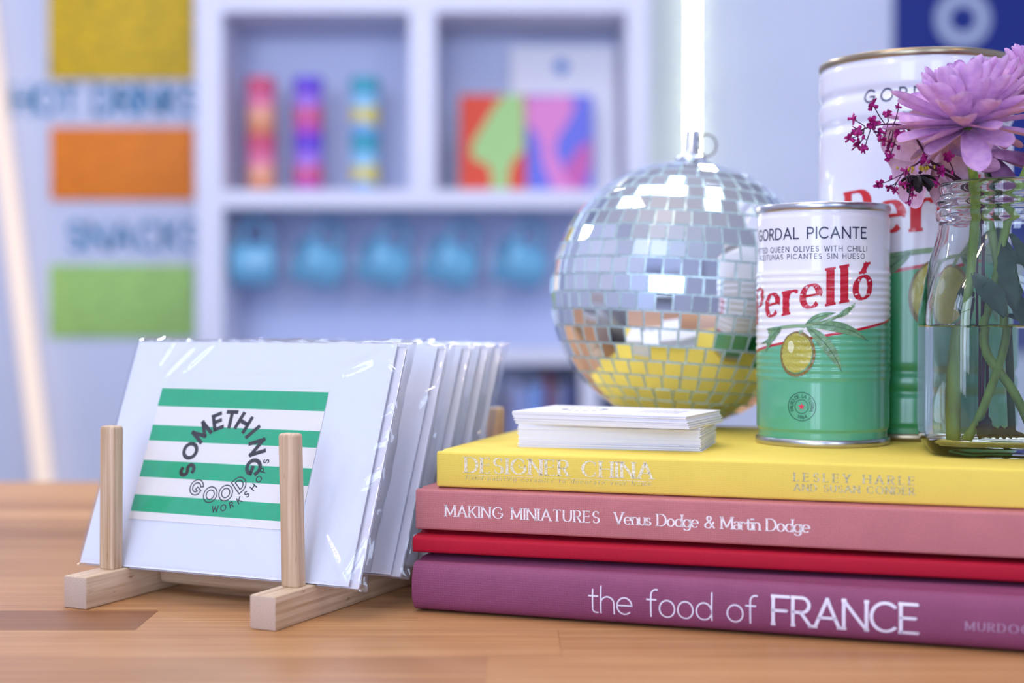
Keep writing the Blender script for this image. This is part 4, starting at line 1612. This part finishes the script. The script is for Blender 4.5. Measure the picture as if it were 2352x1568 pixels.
# hanging mugs and their hooks
M_MUG = mat('teal glaze', '#74b6da', .25, coat=.4)
M_MUGIN = mat('pale glaze inside', '#8fbccd', .3)
mug0 = None
mug_at = [(-56.0, 0, -4), (-42.0, 16, 18), (-27.6, 18, 16), (-13.0, 20, 14), (2.0, 16, 12)]
mug_lbl = ['first teal mug on the hooks, next to the shelf side, hanging level', 'second teal mug from the shelf side, under the violet tins',
           'third teal mug along, the middle of the five hanging mugs', 'fourth teal mug along, under the poppy red card', 'last teal mug of the row, hanging next to the mirror ball']
for i, (x, tilt, yw) in enumerate(mug_at):
    loc = (x, 310, hh(11.2))
    rot = Euler((0, R(tilt), R(yw + 8)))
    if mug0 is None:
        mug0 = thing('mug', mug_lbl[i], 'mug', loc, rot, 'teal mugs hanging under the shelf')
        prof = [(.001, 4.7), (4.0, 4.7), (4.5, 4.3), (4.8, 3.4), (4.9, 1), (4.9, -4.6), (4.8, -4.75), (4.65, -4.7), (4.6, -3), (4.55, 3), (4.0, 4.1), (.001, 4.2)]
        mbm = MB().lathe(prof, 40)
        mbm.v = [(z, y, x_) for x_, y, z in mbm.v]     # mug lies on its side, mouth to -x
        mbm.build('body', M_MUG, mug0)
        hp = [(2.6, 0, 4.6), (2.9, 0, 7.0), (1.6, 0, 9.4), (-.6, 0, 9.9), (-2.2, 0, 8.2), (-2.6, 0, 4.6)]
        MB().tube(spline(hp, 5), .75, 10).build('handle', M_MUG, mug0)
    else:
        o = dup(mug0, mug_lbl[i])
        o.location = W(*loc)
        o.rotation_euler = rot
hook0 = None
hook_lbl = ['hook holding the first teal mug next to the shelf side', 'hook holding the second teal mug', 'hook holding the middle teal mug', 'hook holding the fourth teal mug', 'hook holding the last teal mug next to the mirror ball']
M_HOOK = mat('pale hook', '#b9c2d8', .3, .5)
for i, (x, tilt, yw) in enumerate(mug_at):
    dx = 10.2 * sin(R(tilt)) * .85
    loc = (x + dx * .55, 310, hh(22.9))
    if hook0 is None:
        hook0 = MB().tube(spline([(0, 0, .0), (0, 0, -1.0), (.0, 1.0, -2.2), (0, .3, -3.4), (0, -.9, -2.7)], 5), .22, 8).build('cup_hook', M_HOOK, None, loc)
        tag(hook0, hook_lbl[0], 'hook', 'cup hooks under the shelf')
    else:
        o = hook0.copy()
        COL.objects.link(o)
        o.location = W(*loc)
        o['label'] = hook_lbl[i]

# books in the dark cubby below
bk = [(-2.2, 1.7, '#5a4a5c', 27, 'brownish grey'), (-.4, 2.4, '#8d97c4', 29.5, 'lavender'), (2.1, 2.0, '#7f93c6', 28.6, 'dusty blue'), (4.2, 2.6, '#6f93d2', 29.5, 'sky blue'), (6.9, 1.7, '#6a1630', 31.5, 'dark red'), (8.7, 2.6, '#74779a', 29, 'slate grey'), (11.4, 1.9, '#46528a', 30, 'navy')]
for x, w, c, h, nm in bk:
    b = thing('book', nm + ' book standing upright in the dark cubby below the mugs', 'book', (x, 303, hh(-44)), (0, 0, 0), 'upright books in the lower cubby')
    MB().rbox(0, w, 0, 16, 0, h, .25, 2).build('cover', mat(nm + ' cover', c, .6), b)
    MB().box(.25, w - .25, .4, 16.1, .3, h + .03).build('page_block', M_PAGES, b)

# ------------------------------------------------------------------ menu boards and lettering on the wall
WY = 323.4
M_TXT = mat('faint menu ink', '#6e6a30', .8)


def board_mat(name, col, ink):
    t = NT(name)
    ln = t.ramp(t.noise(t.coord((.35, 1, .55)), 1.0, 2), .46, .62)
    t.l(t.mix(t.math('MULTIPLY', ln, .6), srgb(col), srgb(ink)), t.b.inputs['Base Color'])
    t.b.inputs['Roughness'].default_value = .65
    return t.m


def board(label, x0, x1, z0, z1, col, ink, seed, lines):
    w, h = x1 - x0, z1 - z0
    o = MB().rbox(-w / 2, w / 2, 0, .55, 0, h, .08, 2).build('menu_board', board_mat('board ' + label[:8], col, ink), None, ((x0 + x1) / 2, WY, hh(z0)))
    return tag(o, label, 'menu board', 'menu boards on the wall')


board('mustard yellow menu board on the wall above the hot drinks lettering', -105.1, -72.1, 53.6, 78, '#e0b818', '#a0892a', 1, 7)
board('orange menu board on the wall between the two lines of blue lettering', -104.8, -72.1, 26.3, 42.9, '#f0851a', '#d2701f', 2, 6)
board('light green menu board on the wall beneath the snacks lettering', -105.2, -72.2, -4.9, 11.7, '#a4d070', '#8cb267', 3, 6)
M_BLUE = mat('teal blue paint', '#1f7fb0', .6)
for txt, x0, x1, z0, lab_ in (('HOT DRINKS', -113.3, -71.4, 46.0, 'teal blue words for hot drinks on the wall'), ('SNACKS', -100.6, -71.4, 15.2, 'teal blue word for snacks on the wall')):
    tl_ = thing('wall_lettering', lab_, 'lettering', ((x0 + x1) / 2, RY1, hh(z0)))
    ws = [G_[c][0] * 5.9 * .85 for c in txt]
    tr = (x1 - x0 - sum(ws)) / (len(txt) - 1)
    x = x0 - (x0 + x1) / 2
    for c, w_ in zip(txt, ws):
        if c != ' ':
            o = put(MB(), text_polys(c, x, x + w_, 0, 5.9, (.2, .2), 0, .85), lambda a_, b_: (a_, -.25, b_)).build('letter', M_BLUE, tl_)
            sol = o.modifiers.new('thickness', 'SOLIDIFY')
            sol.thickness = .2 * U
            sol.offset = -1
        x += w_ + tr

# blue poster with the ring letter
po = thing('poster', 'deep blue poster with a pale round letter on the wall behind the large tin', 'poster', (108, WY, hh(-6)))
MB().box(-21.6, 21.6, 0, .4, 0, 96).build('sheet', mat('deep blue print', '#07267f', .55), po)
pr_ = MB()
ring2(pr_, lambda x, y: (x, -.03, y), 102.1 - 108, 67.2 + 6, 3.1, 6.2, n=48)
pr_.build('lettering', mat('pale grey print', '#aab6d2', .6), po)

# LED strip on the wall behind the ball
led = thing('led_strip', 'bright vertical LED strip on the wall behind the mirror ball', 'led strip', (41.0, RY1, hh(-12)))
MB().box(-.6, .6, -.35, 0, 0, 100).build('backing_tape', mat('white tape', '#e8e8e0', .5), led)
lm = mat('LED dot', '#ffffff', .5, emit='#f6ffa8', estr=260)
for k in range(60):
    MB().box(-.32, .32, -.5, -.34, k * 1.65 + .5, k * 1.65 + 1.1).build('led', lm, led) if k == 0 else None
first_led = [o for o in led.children if o.name.startswith('led')][0]
for k in range(1, 60):
    c = first_led.copy()
    COL.objects.link(c)
    c.location = (0, 0, k * 1.65 * U)

# slanting bar made to glow as the bright warm strip beyond the menu boards
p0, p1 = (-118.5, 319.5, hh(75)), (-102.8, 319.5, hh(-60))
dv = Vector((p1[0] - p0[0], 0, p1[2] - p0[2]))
pole = thing('glowing_bar', 'warm white slanting bar made to glow, on the wall beside the menu boards', 'glowing bar', p1, (0, -atan2(-dv.x, -dv.z) * -1, 0))
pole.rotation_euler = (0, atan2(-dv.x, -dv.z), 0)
MB().lathe([(.001, 0), (1.9, 0), (2.1, .3), (2.1, dv.length), (.001, dv.length)], 24).build('tube', mat('glowing warm bar', '#b8aea4', .6, emit='#ffe4d2', estr=.7), pole)
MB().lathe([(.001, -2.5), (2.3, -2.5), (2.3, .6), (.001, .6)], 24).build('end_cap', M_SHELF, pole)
